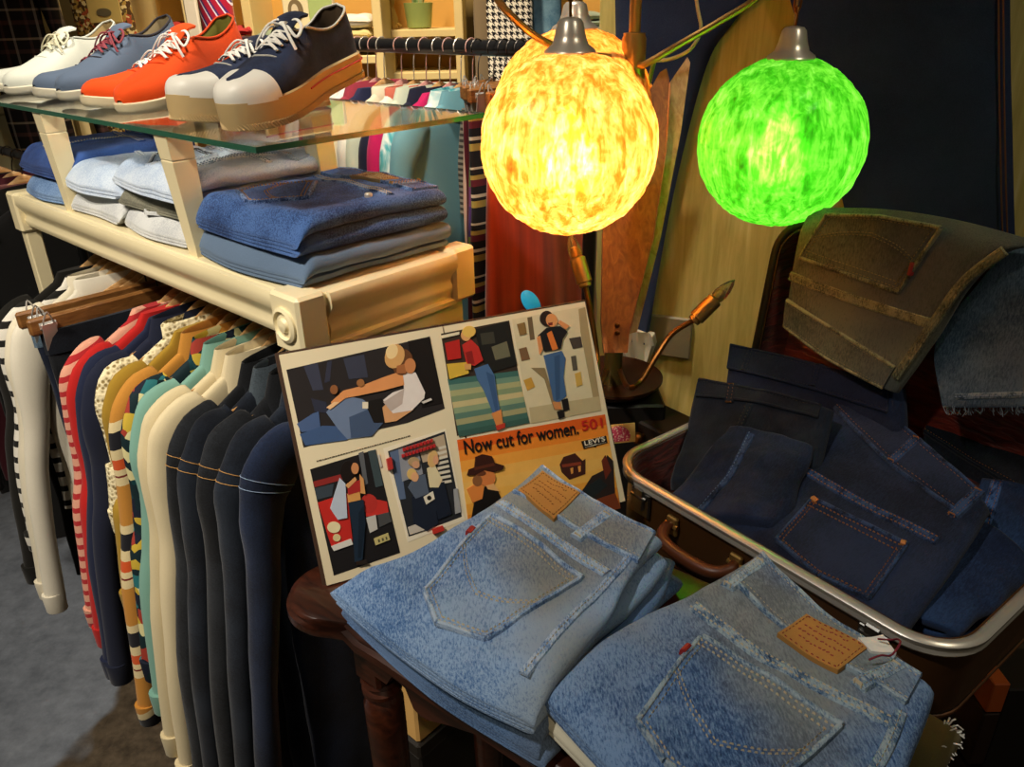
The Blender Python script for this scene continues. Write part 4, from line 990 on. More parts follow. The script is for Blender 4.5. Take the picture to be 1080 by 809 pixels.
# ------------------------------------------------------------------ scrapbook of magazine pages, leaning open on the table
aa = R(23.4); th_ = R(26.9)
AO = Vector((-.2224 * KT, .7329 * KT, TZ + .001)); ae = Vector((math.cos(aa), math.sin(aa), 0)); ab = Vector((-math.sin(aa), math.cos(aa), 0))
au = Vector((0, 0, 1)) * math.cos(th_) + ab * math.sin(th_); an = ae.cross(au)
AMx = Matrix(((ae.x, au.x, an.x, AO.x), (ae.y, au.y, an.y, AO.y), (ae.z, au.z, an.z, AO.z), (0, 0, 0, 1))); AMi = AMx.inverted()
AW, AH = .407 * KT, .278 * KT
al = thing('scrapbook', 'open scrapbook of magazine photographs leaning upright on the dark table behind the blue jeans', 'scrapbook', mat=AMx)
mb = MB(); mb.box(-.004, AW / 2 - .003, 0, AH + .003, -.010, -.0045, .001); mb.box(AW / 2 + .003, AW + .004, 0, AH + .003, -.010, -.0045, .001); mb.box(AW / 2 - .004, AW / 2 + .004, 0, AH + .003, -.012, -.007, .001)
mb.build('cover', plain('#3a2415', .6), al)
paper = plain('#e3d3ae', .75, 0, .2, .12, 12)
ppages = []
for k, (x0, x1) in enumerate(((0, AW / 2 - .001), (AW / 2 + .001, AW))):
    mb = MB(); rings = []
    for i in range(25):
        f = i / 24; x = x0 + (x1 - x0) * f; dz = .0015 * math.sin(PI * f)
        rings.append([Vector((x, .001, -.004)), Vector((x, .001, dz * 0)), Vector((x, AH, dz * 0)), Vector((x, AH, -.004))])
    mb.loft(rings, True, True); ppages.append(mb.build('page', paper, al, smooth=False))
def ap(px, py):
    q = AMi @ atplane(px, py, AO, an); return (q.x, q.y)
_mats = {}
def pm(h): return plain(h, .45, 0, .3, .18, 60)
def picture(name, page, layers, label=None, eps=.0003):
    """flat print made of coloured shapes; layers = (hex, polygon in pixels or page metres)"""
    mb = MB(); ms = []; z = .0003
    for h, poly in layers:
        m = pm(h)
        if m not in ms: ms.append(m)
        mb.cur = ms.index(m); pts = [ap(*p) for p in poly]
        mb.prism(pts, 0.0, z); z += eps * .35
    o = mb.build(name, ms, page, smooth=False)
    if label: o['label'] = label
    return o
def grad(quad, cols):
    """bands between top edge quad[0],quad[1] and bottom edge quad[3],quad[2]"""
    a, b, c, d = [Vector(q) for q in quad]; n = len(cols); out = []
    for i, h in enumerate(cols):
        f0, f1 = i / n, (i + 1) / n; out.append((h, [a.lerp(d, f0), b.lerp(c, f0), b.lerp(c, f1), a.lerp(d, f1)]))
    return [(h, [(p.x, p.y) for p in q]) for h, q in out]
def ell(cx, cy, rx, ry, rot=0, n=18):
    c, s_ = math.cos(R(rot)), math.sin(R(rot)); return [(cx + rx * math.cos(t) * c - ry * math.sin(t) * s_, cy + rx * math.cos(t) * s_ + ry * math.sin(t) * c) for t in [2 * PI * k / n for k in range(n)]]
Lp, Rp = ppages
# large print: person lying propped on one arm
picture('photograph', Lp, [('#2a2524', [(302, 390), (453, 355), (469, 431), (430, 446), (360, 462), (320, 472)]),
  ('#3b3d4c', [(320, 386), (335, 383), (341, 411), (330, 412)]), ('#343544', [(345, 382), (350, 380), (348, 402), (342, 404)]), ('#3a3c4a', [(362, 378), (384, 374), (388, 398), (368, 400)]), ('#2f3140', [(328, 420), (344, 424), (346, 436), (332, 434)]),
  ('#1a1412', [(430, 360), (453, 355), (467, 425), (445, 430), (436, 400)]),
  ('#4a5f86', [(313, 447), (330, 436), (336, 434), (338, 452), (318, 456)]), ('#40587f', [(316, 458), (340, 449), (372, 450), (366, 464), (322, 470)]),
  ('#6d7d98', [(344, 435), (352, 424), (368, 418), (382, 421), (392, 428), (400, 440), (392, 460), (366, 463), (356, 452)]), ('#44546f', [(368, 440), (392, 430), (404, 446), (392, 460), (370, 462)]),
  ('#1c1815', [(384, 424), (402, 420), (405, 446), (394, 446)]), ('#e9dcc0', [(382, 424), (388, 424), (388, 431), (382, 431)]),
  ('#d9a06c', [(403, 430), (420, 414), (428, 430), (436, 432), (418, 444), (406, 446)]),
  ('#e8dcd2', [(424, 393), (438, 393), (448, 414), (447, 420), (434, 433), (414, 436), (404, 422), (414, 414), (426, 410)]), ('#bfaea2', [(404, 424), (426, 410), (424, 426), (412, 434)]),
  ('#e0955a', [(349, 424), (362, 412), (378, 408), (404, 398), (424, 391), (426, 406), (404, 412), (380, 417), (364, 420), (351, 430)]), ('#f0c08c', [(344, 430), (352, 424), (358, 424), (348, 432)]),
  ('#6b4326', ell(424, 382, 11, 14, 10)), ('#d9a464', ell(416, 376, 10, 13, 20)), ('#f1d296', ell(413, 371, 6, 8, 20)), ('#c98350', ell(432, 386, 6, 8, 0)), ('#a9683c', [(418, 386), (426, 384), (428, 394), (418, 394)]),
  ('#8f5a34', ell(352, 411, 4, 5)), ('#a06a3c', ell(380, 404, 4, 4)), ('#d8cfc4', [(444, 424), (454, 420), (455, 422), (446, 426)])])
# lower left print: person with a denim jacket beside a red truck
picture('photograph', Lp, [('#1d1a1a', [(327, 495), (396, 474), (422, 583), (352, 607)]),
  ('#8c2a26', [(330, 508), (360, 500), (361, 506), (332, 514)]), ('#39424a', [(332, 515), (352, 510), (350, 523), (334, 527)]), ('#c22a22', [(335, 530), (366, 520), (372, 572), (350, 578), (346, 566)]), ('#c9332a', [(384, 524), (408, 529), (410, 541), (386, 545)]), ('#b8322a', ell(389, 531, 9, 10)),
  ('#5b5d60', [(378, 478), (383, 476), (388, 510), (384, 512)]), ('#3d4a4c', [(388, 476), (396, 474), (404, 512), (396, 514)]), ('#c9c2b4', [(398, 480), (400, 479), (403, 492), (401, 493)]),
  ('#c4c0b6', [(386, 546), (396, 543), (398, 558), (390, 562)]), ('#4a4a49', [(398, 543), (410, 540), (413, 550), (400, 556)]), ('#e9d9a8', ell(352, 556, 7, 6)), ('#d8c48c', ell(355, 567, 4, 4)), ('#d9d4c8', [(349, 576), (370, 568), (372, 574), (352, 581)]),
  ('#c9b978', [(394, 568), (409, 562), (411, 569), (396, 575)]), ('#5e5a3c', [(398, 569), (400, 568.3), (400.8, 571.4), (398.8, 572)]), ('#5e5a3c', [(402, 567.6), (404, 567), (404.8, 570), (402.8, 570.6)]), ('#5e5a3c', [(406, 566.3), (407.5, 565.6), (408.2, 568.8), (406.8, 569.3)]),
  ('#b9c3d0', [(358, 504), (364, 510), (366, 546), (356, 548), (348, 536)]), ('#1d2c3c', [(367, 530), (383, 527), (385, 552), (382, 590), (374, 593), (372, 560)]), ('#16222f', [(378, 540), (384, 532), (384, 560), (380, 588), (377, 588)]),
  ('#d99a52', [(366, 521), (379, 517), (380, 527), (367, 530)]), ('#a82a26', [(366, 510), (380, 506), (381, 518), (367, 522)]), ('#d89a5c', [(379, 500), (383, 505), (385, 521), (380, 520)]), ('#d89c62', [(364, 512), (374, 503), (376, 506), (367, 515)]),
  ('#1a120f', ell(366, 497, 7, 11, 5)), ('#c98a58', ell(374, 494, 4, 6, 0)), ('#2a211c', [(375, 592), (386, 590), (388, 594), (376, 596)])])
# lower right print of the left page: three people by a slatted wall
picture('photograph', Lp, [('#efe2c6', [(404, 473), (470, 452), (490, 548), (430, 572)]), ('#26282c', [(409, 476), (469, 455), (487, 545), (431, 566)]), ('#5b6b86', [(411, 477), (420, 474), (428, 526), (421, 527)]), ('#8f9096', [(420, 474), (440, 468), (446, 500), (424, 508)]), ('#b9a488', [(440, 468), (468, 458), (472, 480), (446, 488)])]
  + [('#d7cdb8', [(461, 472 + 5.2 * k), (470 + k * .8, 469.5 + 5.2 * k), (470.6 + k * .8, 472 + 5.2 * k), (461.5, 475 + 5.2 * k)]) for k in range(8)] +
  [('#a0a0a0', [(478, 516), (482, 515), (486, 540), (480, 542)]), ('#c9bfae', [(430, 556), (452, 548), (456, 556), (432, 564)]),
   ('#1b2230', [(434, 524), (456, 516), (462, 552), (450, 560), (436, 552)]), ('#19202e', [(454, 512), (468, 508), (476, 542), (462, 548)]), ('#566070', [(430, 514), (436, 504), (448, 500), (452, 520), (438, 526)]),
   ('#e2d2a6', [(450, 494), (458, 490), (466, 506), (462, 514), (453, 514)]), ('#d9b46a', ell(434, 500, 5, 6)), ('#e2a97a', ell(437, 503, 4, 5)), ('#d9b070', ell(456, 484, 5, 9, 10)), ('#dca27a', ell(459, 485, 3, 5)), ('#b3946a', ell(436, 487, 6, 5)), ('#cf9a74', ell(438, 490, 4, 4)), ('#e5dcc4', [(446, 524), (456, 518), (458, 526), (449, 532)]), ('#23201c', ell(452, 525, 2.4, 2.4))]
  + [('#b52a2a', [(424 + 3.6 * k, 473 - 1.15 * k), (426.6 + 3.6 * k, 472 - 1.15 * k), (427.2 + 3.6 * k, 475.2 - 1.15 * k), (424.6 + 3.6 * k, 476.2 - 1.15 * k)]) for k in range(9)]
  + [('#b52a2a', [(423 + 3.6 * k, 479.5 - 1.15 * k), (425.6 + 3.6 * k, 478.6 - 1.15 * k), (426.2 + 3.6 * k, 481.8 - 1.15 * k), (423.6 + 3.6 * k, 482.8 - 1.15 * k)]) for k in range(10)] + [('#c23328', [(455, 558), (466, 554), (467.5, 559), (456.5, 563)]), ('#b5322c', [(407, 484), (412, 482), (414, 494), (409, 496)])])
mb = MB(); rng = random.Random(8); a, b = Vector(ap(334, 487)), Vector(ap(433, 460)); x = 0.0
while x < 1:
    l = rng.uniform(.01, .03); p, q = a.lerp(b, x), a.lerp(b, min(1, x + l)); n_ = Vector((0, .0011)); mb.prism([p, q, q + n_, p + n_], 0, .0006); x += l + .008
mb.build('caption_print', pm('#4a3c2a'), Lp, smooth=False)
# right page, upper left print: person in a red shirt by water
picture('photograph', Rp, [('#3a2c22', [(465, 352), (537, 338), (554, 437), (482, 460)])] + grad([(472, 400), (546, 391), (558, 446), (484, 461)], ['#3f6a62', '#6f8f78', '#a9a878', '#84956f', '#c7b784', '#8fa07a', '#5b7d6c', '#a39f72', '#436a5f', '#395c52']) +
  [('#1d1b18', [(500, 348), (535, 339), (545, 385), (514, 394)]), ('#6e6a52', [(518, 366), (534, 360), (538, 376), (522, 380)]), ('#3c3a30', [(506, 352), (520, 350), (522, 362), (508, 364)]), ('#b7251f', [(469, 362), (484, 358), (486, 378), (472, 380)]), ('#d9b23f', [(471, 384), (492, 382), (494, 394), (474, 400)]), ('#e9dcb8', [(465, 354), (484, 350), (484, 353), (466, 357)]),
   ('#4a6a94', [(500, 389), (514, 384), (521, 396), (523, 412), (527, 434), (520, 437), (510, 412), (503, 400)]), ('#3b587f', [(512, 392), (520, 396), (525, 432), (522, 435)]), ('#d98a4a', [(518, 436), (528, 432), (530, 448), (524, 452)]), ('#c23a28', [(522, 449), (532, 446), (532, 451), (524, 454)]),
   ('#c22f28', [(487, 364), (496, 358), (504, 366), (509, 380), (500, 386), (492, 384)]), ('#8f1f1c', [(490, 372), (497, 370), (500, 384), (493, 384)]), ('#e0a468', ell(491, 354, 5, 6)), ('#e6bc5c', ell(494, 350, 7, 6, -10)), ('#d9a05c', [(489, 384), (496, 384), (496, 390), (490, 390)])])
picture('photograph', Rp, [('#d9cba4', [(540, 337), (616, 323), (634, 432), (558, 447)]), ('#6b5a40', [(556, 335), (561, 334), (564, 358), (559, 359)]), ('#a9946a', [(610, 326), (617, 324), (634, 432), (628, 434), (612, 350)]), ('#bfae84', [(558, 430), (632, 418), (634, 433), (560, 447)]),
   ('#7a5a3c', [(547, 368), (555, 366), (559, 379), (550, 381)]), ('#c7973c', [(552, 401), (560, 398), (564, 408), (556, 412)]), ('#5a5346', [(602, 376), (607, 375), (609, 390), (604, 391)]), ('#d0a850', [(606, 394), (612, 392), (614, 406), (608, 408)]), ('#4a4038', [(600, 357), (612, 355), (614, 366), (604, 368)]),
   ('#8d7a56', [(560, 388), (574, 388), (584, 420), (592, 430), (584, 432), (574, 400)]), ('#8a6a3c', [(545, 342), (553, 340), (555, 352), (548, 354)]),
   ('#43638c', [(573, 375), (592, 370), (596, 378), (594, 398), (597, 418), (588, 425), (583, 422), (579, 400)]), ('#365378', [(584, 376), (590, 374), (590, 420), (586, 423)]), ('#d08a52', [(582, 424), (590, 424), (592, 432), (585, 432)]), ('#1a1716', [(592, 422), (598, 420), (600, 432), (594, 434)]), ('#1a1716', [(587, 434), (594, 432), (595, 440), (589, 442)]),
   ('#17161a', [(567, 354), (576, 346), (590, 344), (598, 350), (593, 358), (591, 368), (574, 371)]), ('#e07a34', [(576, 352), (581, 349), (588, 368), (582, 370)]), ('#dd9058', [(566, 356), (569, 354), (572, 368), (569, 374)]), ('#dd9058', [(596, 348), (600, 344), (590, 338), (588, 341)]), ('#2a1c16', ell(576, 336, 7, 8)), ('#dc965c', ell(581, 338, 6, 7, -10)), ('#7a2a22', [(577, 341), (582, 340), (582, 343), (578, 344)])])
# right page, lower print: western advertisement with lettering
picture('advertisement', Rp, grad([(482, 464), (638, 437), (654, 536), (496, 566)], ['#e2601c', '#ef8a2a', '#f2a440', '#f0b455', '#efb95c', '#efb552', '#eaa23c', '#e08a2c', '#c9702a']) +
  [('#43201a', [(590, 490), (594, 482), (606, 478), (614, 486), (617, 484), (617, 500), (600, 506), (592, 498)]), ('#8a3c26', [(592, 490), (612, 487), (613, 490), (593, 493)]), ('#e9a04c', [(601, 494), (604, 493), (604, 499), (602, 500)]), ('#e9a04c', [(609, 492), (612, 491), (612, 497), (610, 498)]),
   ('#2c211e', [(612, 520), (624, 502), (636, 496), (640, 480), (646, 486), (648, 520), (626, 528)]), ('#6a2a1a', [(634, 486), (638, 480), (644, 496), (638, 506)]), ('#1e2628', [(614, 516), (632, 504), (640, 512), (624, 526)]), ('#7d3a1e', [(630, 526), (648, 520), (654, 536), (636, 540)]),
   ('#17120f', [(497, 545), (500, 528), (512, 512), (524, 516), (530, 530), (520, 560), (498, 566)]), ('#e2863c', [(492, 516), (504, 508), (510, 514), (508, 526), (498, 530)]), ('#d98042', ell(513, 504, 9, 9)), ('#8d5a34', ell(503, 507, 5, 6)), ('#6b3a22', ell(506, 499, 6, 3)),
   ('#e9b070', [(512, 512), (520, 510), (526, 518), (514, 516)]), ('#3a1a12', [(492, 501), (494, 495), (500, 493), (501, 482), (508, 479), (518, 481), (521, 488), (531, 491), (530, 495), (520, 498), (510, 496), (500, 501)]), ('#5a2a1a', [(499, 493), (520, 488), (521, 491), (500, 496)])])
def letters(text, p0, p1, h, mat, name, parent, z=.0032, bold=0.0, slab=0):
    cu = bpy.data.curves.new('lettering', 'FONT'); cu.body = text; cu.offset = bold; cu.extrude = .0
    to = bpy.data.objects.new('lettering', cu); COL.objects.link(to); bpy.context.view_layer.update()
    me = bpy.data.meshes.new_from_object(to.evaluated_get(bpy.context.evaluated_depsgraph_get())); bpy.data.objects.remove(to)
    xs = [v.co.x for v in me.vertices]; ys = [v.co.y for v in me.vertices]; a, b = Vector(ap(*p0)), Vector(ap(*p1)); d = (b - a); L = d.length; d.normalize(); n_ = Vector((-d.y, d.x))
    vs = []
    for v in me.vertices:
        q = a + d * ((v.co.x - min(xs)) / (max(xs) - min(xs)) * L) + n_ * (v.co.y / .7 * h); vs.append(Vector((q.x, q.y, z)))
    mb = MB(); fs = [tuple(p.vertices) for p in me.polygons]
    mb.add(vs, fs); o = mb.build(name, mat, parent, smooth=False); bpy.data.meshes.remove(me); return o
letters('Now cut for women.', (490, 479), (610, 457.5), .0165, pm('#1a1410'), 'headline', Rp, .0017, .018)
letters('501', (613.5, 454.5), (635.5, 450.5), .0125, pm('#c5281f'), 'headline_number', Rp, .0017, .012)
picture('brand_plate', Rp, [('#221a14', [(612.5, 465.5), (638.5, 459.5), (640, 467), (628.5, 470), (627.5, 472), (625.5, 470.8), (615, 473.5)]), ('#f1e6cc', [(616.3, 471.3), (638.3, 466.0), (638.6, 467.0), (616.6, 472.3)])], eps=.0)
for o in bpy.data.objects:
    if o.name == 'brand_plate': o.location.z = .0013
letters("LEVI'S", (616, 470.0), (637.5, 464.9), .0058, pm('#f1e6cc'), 'brand_lettering', Rp, .0023, .012)
# blue clip tag on the top edge of the scrapbook
bc = thing('blue_tag', 'bright blue oval tag poking up behind the top edge of the scrapbook', 'tag', loc=AMx @ Vector((.287, AH - .03, -.016)))
mb = MB(); q0 = AMx @ Vector((ap(564, 317)[0], ap(564, 317)[1], -.013)); rr = []
for z, k in ((-.0012, .92), (-.0006, 1), (.0006, 1), (.0012, .92)):
    rr.append([q0 + an * z + (ae * (math.cos(t) * .0115) + (au * .96 - ae * .25) * (math.sin(t) * .0165)) * k for t in [2 * PI * i / 28 for i in range(28)]])
mb.loft(rr); mb.obox(q0 - ae * .002 - au * .05, ae * .004, au * .05, an * .001); mb.build('tag_face', plain('#1fa6d8', .4), bc, True)
# ------------------------------------------------------------------ suitcase on a dark stool
sdx = Vector((.602, -.799, 0)).normalized(); sdy = Vector((.799, .602, 0)).normalized()
KS = .836                      # suitcase group scale about the eye height it was measured from
def zs(z): return CZ - (1.4 - z) * KS
CL, CWD, CH = .555 * KS, .345 * KS, .135 * KS; CB = zs(.585)
CO = atz(653, 489, CB + CH); CO.z = CB
CO = CO - sdx * .010 - sdy * .004
CM = Matrix(((sdx.x, sdy.x, 0, CO.x), (sdx.y, sdy.y, 0, CO.y), (0, 0, 1, CO.z), (0, 0, 0, 1)))
vinyl = plain('#4a2d12', .42, 0, .45, .25, 22, .15); M['rim'] = plain('#d6d0c2', .3, .6, .6, .15)
t = NT('dark red satin lining'); n = t.noise(8, 3, .5, t.mapped((3, 3, 14)), .8); r = t.ramp([(.3, rgb('#3a0f08')), (.7, rgb('#7a2614'))]); t.l(n, r.inputs[0]); t.setc(r.outputs[0]); t.p(.35, 0, .5, .2); t.bump(n, .6, .006); satin = t.m
def rrect(x0, x1, y0, y1, r, z, n=7):
    out = []
    for cx, cy, a0 in ((x1 - r, y1 - r, 0), (x0 + r, y1 - r, 90), (x0 + r, y0 + r, 180), (x1 - r, y0 + r, 270)):
        for k in range(n + 1): a = R(a0 + 90 * k / n); out.append(Vector((cx + r * math.cos(a), cy + r * math.sin(a), z)))
    return out
sc_ = thing('suitcase', 'open vintage brown suitcase with silver rim and red lining, full of dark jeans', 'suitcase', mat=CM)
def shell(mb, L, Wd, H, r=.055, t=.006):
    rings = [rrect(.012, L - .012, .012, Wd - .012, r - .01, 0), rrect(.003, L - .003, .003, Wd - .003, r, .006), rrect(0, L, 0, Wd, r, .02), rrect(0, L, 0, Wd, r, H), rrect(t, L - t, t, Wd - t, r - t, H)]
    mb.loft(rings, True, False); k = len(mb.v) - len(rings[0]) * 5; n = len(rings[0]); mb.f.append(tuple(range(k + n - 1, k - 1, -1))); mb.mi.append(0)
mb = MB(); shell(mb, CL, CWD, CH); mb.build('base_shell', vinyl, sc_, auto=40)
def lining(L, Wd, H, nm, par, mtx=None):
    mb = MB(); t = .0065; rg = [rrect(t, L - t, t, Wd - t, .048, H - .002), rrect(t, L - t, t, Wd - t, .048, .03), rrect(t + .01, L - t - .01, t + .01, Wd - t - .01, .04, .010)]
    mb.loft(rg, True, False); n = len(rg[0]); mb.f.append(tuple(range(2 * n, 3 * n))); mb.mi.append(0)
    if mtx: mb.v = [mtx @ q for q in mb.v]
    return mb.build(nm, satin, par, auto=50)
lining(CL, CWD, CH, 'base_lining', sc_)
def rimring(L, Wd, z, r=.055):
    mb = MB(); p = rrect(-.002, L + .002, -.002, Wd + .002, r + .002, z, 10); m = len(p); rings = []
    prof = [(.004, -.011), (.006, -.008), (.0045, -.003), (.006, -.001), (.0065, .003), (.003, .006), (-.003, .006), (-.006, .003), (-.006, -.010)]
    c = Vector((L / 2, Wd / 2, z))
    for i, q in enumerate(p):
        tg_ = (p[(i + 1) % m] - p[i - 1]).normalized(); nn = Vector((tg_.y, -tg_.x, 0)); rings.append([q + nn * a + Vector((0, 0, b)) for a, b in prof])
    rings.append(rings[0]); mb.loft(rings, True, False); return mb
rm = rimring(CL, CWD, CH - .003).build('base_rim', M['rim'], sc_, auto=50)
mb = MB(); mb.loft([[q + Vector((0, 0, dz)) for q in rrect(-g, CL + g, -g, CWD + g, .055 + g, .012)] for g, dz in ((.0, -.002), (.0015, -.0015), (.0015, .0015), (0, .002))], True, False); mb.build('edge_piping', plain('#5f3a18', .5), sc_)
# handle and latches on the long front wall
mb = MB(); hx = CL * .36; hp = smoothpath([(hx - .050, -.004, .075), (hx - .052, -.016, .074), (hx - .042, -.030, .070), (hx - .02, -.036, .068), (hx + .02, -.036, .068), (hx + .042, -.030, .070), (hx + .052, -.016, .074), (hx + .050, -.004, .075)], 6)
mb.tube(hp, [.0065 + .0022 * math.sin(PI * i / (len(hp) - 1)) for i in range(len(hp))], 10); hd = mb.build('handle', plain('#5a2f18', .4, 0, .4, .2, 20, .2), sc_, auto=60)
mb = MB()
for s_ in (-.050, .050): mb.box(hx + s_ - .009, hx + s_ + .009, -.007, -.0005, .060, .088, .002); mb.tube([(hx + s_ - .010, -.006, .075), (hx + s_ + .010, -.006, .075)], .0035, 8)
mb.build('handle_mount', M['brass'], hd)
for x in (.06, CL - .075):
    mb = MB(); mb.box(x - .017, x + .017, -.006, -.0005, .060, .098, .002); mb.box(x - .009, x + .009, -.010, -.005, .070, .104, .002); mb.tube([(x - .013, -.008, .090), (x + .013, -.008, .090)], .003, 8); mb.build('latch', M['steel'], sc_)
# lid: hinged on the far long edge, leaning back
LT = R(7); LD = .063
zl = Vector((0, math.sin(LT), math.cos(LT))); yl = Vector((0, -math.cos(LT), math.sin(LT)))   # up along the lid, and out of its mouth
LM = Matrix(((1, 0, 0, 0), (0, zl.y, yl.y, CWD + LD * math.cos(LT) + .004), (0, zl.z, yl.z, CH + .006 - LD * math.sin(LT)), (0, 0, 0, 1)))
LH = .335 * KS
mb = MB(); shell(mb, CL, LH, LD); mb.v = [LM @ q for q in mb.v]; ld = mb.build('lid', vinyl, sc_, auto=40)
lining(CL, LH, LD, 'lid_lining', ld, LM)
mb = rimring(CL, LH, LD - .003); mb.v = [LM @ q for q in mb.v]; mb.build('lid_rim', plain('#4d4636', .35, .8, .5, .3, 20), ld, auto=50)
mb = MB()
for x in (.1, CL - .1): mb.tube([(x - .025, CWD + .003, CH + .004), (x + .025, CWD + .003, CH + .004)], .005, 8)
mb.build('hinge', M['steel'], sc_)
# stool under the suitcase
sm_ = plain('#17120d', .6)
st_ = thing('stool', 'dark stool under the brown suitcase', 'stool', mat=Matrix.Translation(Vector((0, 0, -CB))) @ CM)
mb = MB(); mb.box(.03, CL - .04, .03, CWD - .03, CB - .035, CB - .0005, .006); mb.build('seat', sm_, st_)
for x in (.07, CL - .08):
    for y in (.07, CWD - .07): mb = MB(); mb.box(x - .018, x + .018, y - .018, y + .018, 0, CB - .034, .004); mb.build('leg', sm_, st_)
mb = MB(); mb.box(.07, CL - .08, .062, .078, .2, .23); mb.box(.07, CL - .08, CWD - .078, CWD - .062, .2, .23); mb.build('stretcher', sm_, st_)

# ------------------------------------------------------------------ jeans inside the suitcase
def tilt(px, py, z, deg, yaw=0):
    z = zs(z); d = sdy.copy(); d.rotate(Matrix.Rotation(yaw, 3, 'Z')); return atz(px, py, z), (Zp * math.cos(R(deg)) - d * math.sin(R(deg)))
DI, DI2, DI3 = M['d_indigo'], M['d_indigo2'], M['d_indigo3']; TC = M['thread_copper']
def fj(label, pl, c0, c1, d0, d1, H, N, mat, seed, cat='jeans', name='folded_jeans', **k): return Jeans(name, label, cat, None, pl[0], pl[1], c0, c1, d0, d1, H * KS, N, mat, seed=seed, **k)
# far row, standing up against the lid
J = fj('darkest indigo jeans standing at the back of the suitcase, waistband showing', tilt(860, 420, .80, 58), [(768, 452), (766, 410), (771, 362)], [(935, 480), (940, 450), (938, 404)], [(768, 452), (850, 470), (935, 480)], [(771, 362), (850, 380), (938, 404)], .035, 2, M['d_indigo2'], 61, amp=.006)
J.waistband([(768, 388), (850, 408), (936, 434)], [(771, 364), (850, 382), (937, 406)], M['d_indigo2'], M['thread_dark']); J.loop((858, 408), (864, 384), M['d_indigo2'], M['thread_dark']); J.loop((786, 392), (794, 368), M['d_indigo2'], M['thread_dark'])
J = fj('dark jeans stuffed in the far left of the suitcase, behind the pocketed pair', tilt(780, 440, .775, 50), [(705, 512), (722, 460), (736, 399)], [(850, 500), (860, 450), (866, 428)], [(705, 512), (770, 520), (850, 500)], [(736, 399), (800, 410), (866, 428)], .045, 3, M['d_black2'], 62, amp=.012, nscale=12)
J.waistband([(732, 416), (800, 424), (863, 440)], [(736, 400), (800, 411), (866, 428)], M['d_black2'], M['thread_dark']); J.loop((768, 424), (772, 404), M['d_black2'], TC)
J.seamline([(790, 425), (776, 460), (752, 500)], M['d_black2'], M['thread_dark'])
J = fj('crumpled dark blue jeans at the left edge of the suitcase beside the rim', tilt(770, 500, .735, 32), [(700, 527), (735, 490), (770, 448)], [(800, 560), (830, 500), (845, 462)], [(700, 527), (745, 548), (800, 560)], [(770, 448), (805, 452), (845, 462)], .05, 3, DI, 63, amp=.014, nscale=11, wob=.012)
J.seamline([(792, 456), (772, 495), (735, 538)], DI, M['thread_blue'], .009, .002, (-.002,))
# right hand pile
J = fj('blue jeans folded in layers at the right end of the suitcase', tilt(1000, 600, .712, 12), [(935, 628), (985, 585), (1030, 545)], [(988, 655), (1036, 618), (1082, 580)], [(935, 628), (960, 646), (988, 655)], [(1030, 545), (1058, 560), (1082, 580)], .085, 4, DI3, 64, amp=.008, wob=.012, round0=0, th=.74)
J = fj('mid blue jeans with copper stitches right of the pocketed pair in the suitcase', tilt(1050, 530, .745, 25), [(990, 590), (1020, 545), (1036, 500)], [(1060, 592), (1085, 555), (1110, 520)], [(990, 590), (1025, 592), (1060, 592)], [(1036, 500), (1075, 506), (1110, 520)], .03, 2, DI3, 65, amp=.006)
J.seamline([(1052, 505), (1040, 545), (1028, 590)], DI3, TC)
J = fj('faded dark blue rolled jeans at the far right of the suitcase, below the frayed leg', tilt(1030, 460, .775, 30), [(972, 470), (976, 450), (985, 428)], [(1085, 545), (1100, 510), (1110, 480)], [(972, 470), (1030, 510), (1085, 545)], [(985, 428), (1045, 455), (1110, 480)], .05, 3, M['d_black2'], 66, amp=.008, wob=.01, round1=.2)
J.waistband([(974, 455), (1030, 492), (1090, 528)], [(984, 430), (1045, 458), (1108, 484)], M['d_black2'], TC)
# centre pair on top
JS = fj('dark indigo jeans with a copper stitched pocket on top in the suitcase middle', tilt(890, 540, .737, 19), [(742, 536), (822, 474), (905, 411)], [(936, 668), (985, 598), (1037, 522)], [(742, 536), (842, 606), (936, 668)], [(905, 411), (960, 455), (1000, 490), (1037, 522)], .045, 3, DI, 67, amp=.005, nscale=7, wob=.006, round0=.1, drop0=.5, round1=.03)
JS.waistband([(880, 430), (940, 490), (1006, 538)], [(904, 413), (960, 456), (1000, 491), (1035, 522)], DI, TC)
JS.seamline([(819, 477), (900, 525), (990, 570)], DI, TC)
JS.pocket((856, 525), (957, 574), [(818, 570), (862, 606), (917, 632)], DI, TC, .013, arc=False)
mb = MB()
for p, q in (((856, 525), (862, 530)), ((957, 574), (950, 572))): JS.ridge(mb, [p, q], .006, .006)
mb.build('bar_tack', TC, JS.root); JS.loop((939, 488), (968, 462), DI, TC); JS.loop((1003, 546), (1033, 518), DI, TC)

# ------------------------------------------------------------------ jeans draped over the lid
ln = (CM.to_3x3() @ yl).normalized(); lmid = CM @ (LM @ Vector((CL / 2, LH, LD)))
GR = fj('faded slate jeans leg with a frayed hem hanging over the lid at the right edge', (lmid + ln * .024, ln), [(1075, 250), (1030, 300), (985, 362), (994, 430)], [(1190, 280), (1180, 330), (1160, 380), (1150, 430)], [(1075, 250), (1130, 262), (1190, 280)], [(994, 430), (1060, 430), (1150, 430)], .022, 2, M['d_gray'], 71, amp=.004, wob=.003, round0=.2, drop0=.8)
mb = MB(); rng = random.Random(9)
for i in range(110):
    q = GR.loc(GR.st([(1.0, rng.uniform(0, 1))])[0]); dd = (GR.coons(1, .5) - GR.coons(.93, .5)).normalized(); s2 = Vector((-dd.y, dd.x, 0)); a = Vector((q.x, q.y, rng.uniform(.004, .02))); l = rng.uniform(.004, .011)
    mb.tube([a - dd * .002, a + dd * l * .5 + s2 * rng.uniform(-.002, .002), a + dd * l + s2 * rng.uniform(-.004, .004)], .0005, 4)
mb.build('frayed_threads', plain('#8d97a0', .8), GR.root)
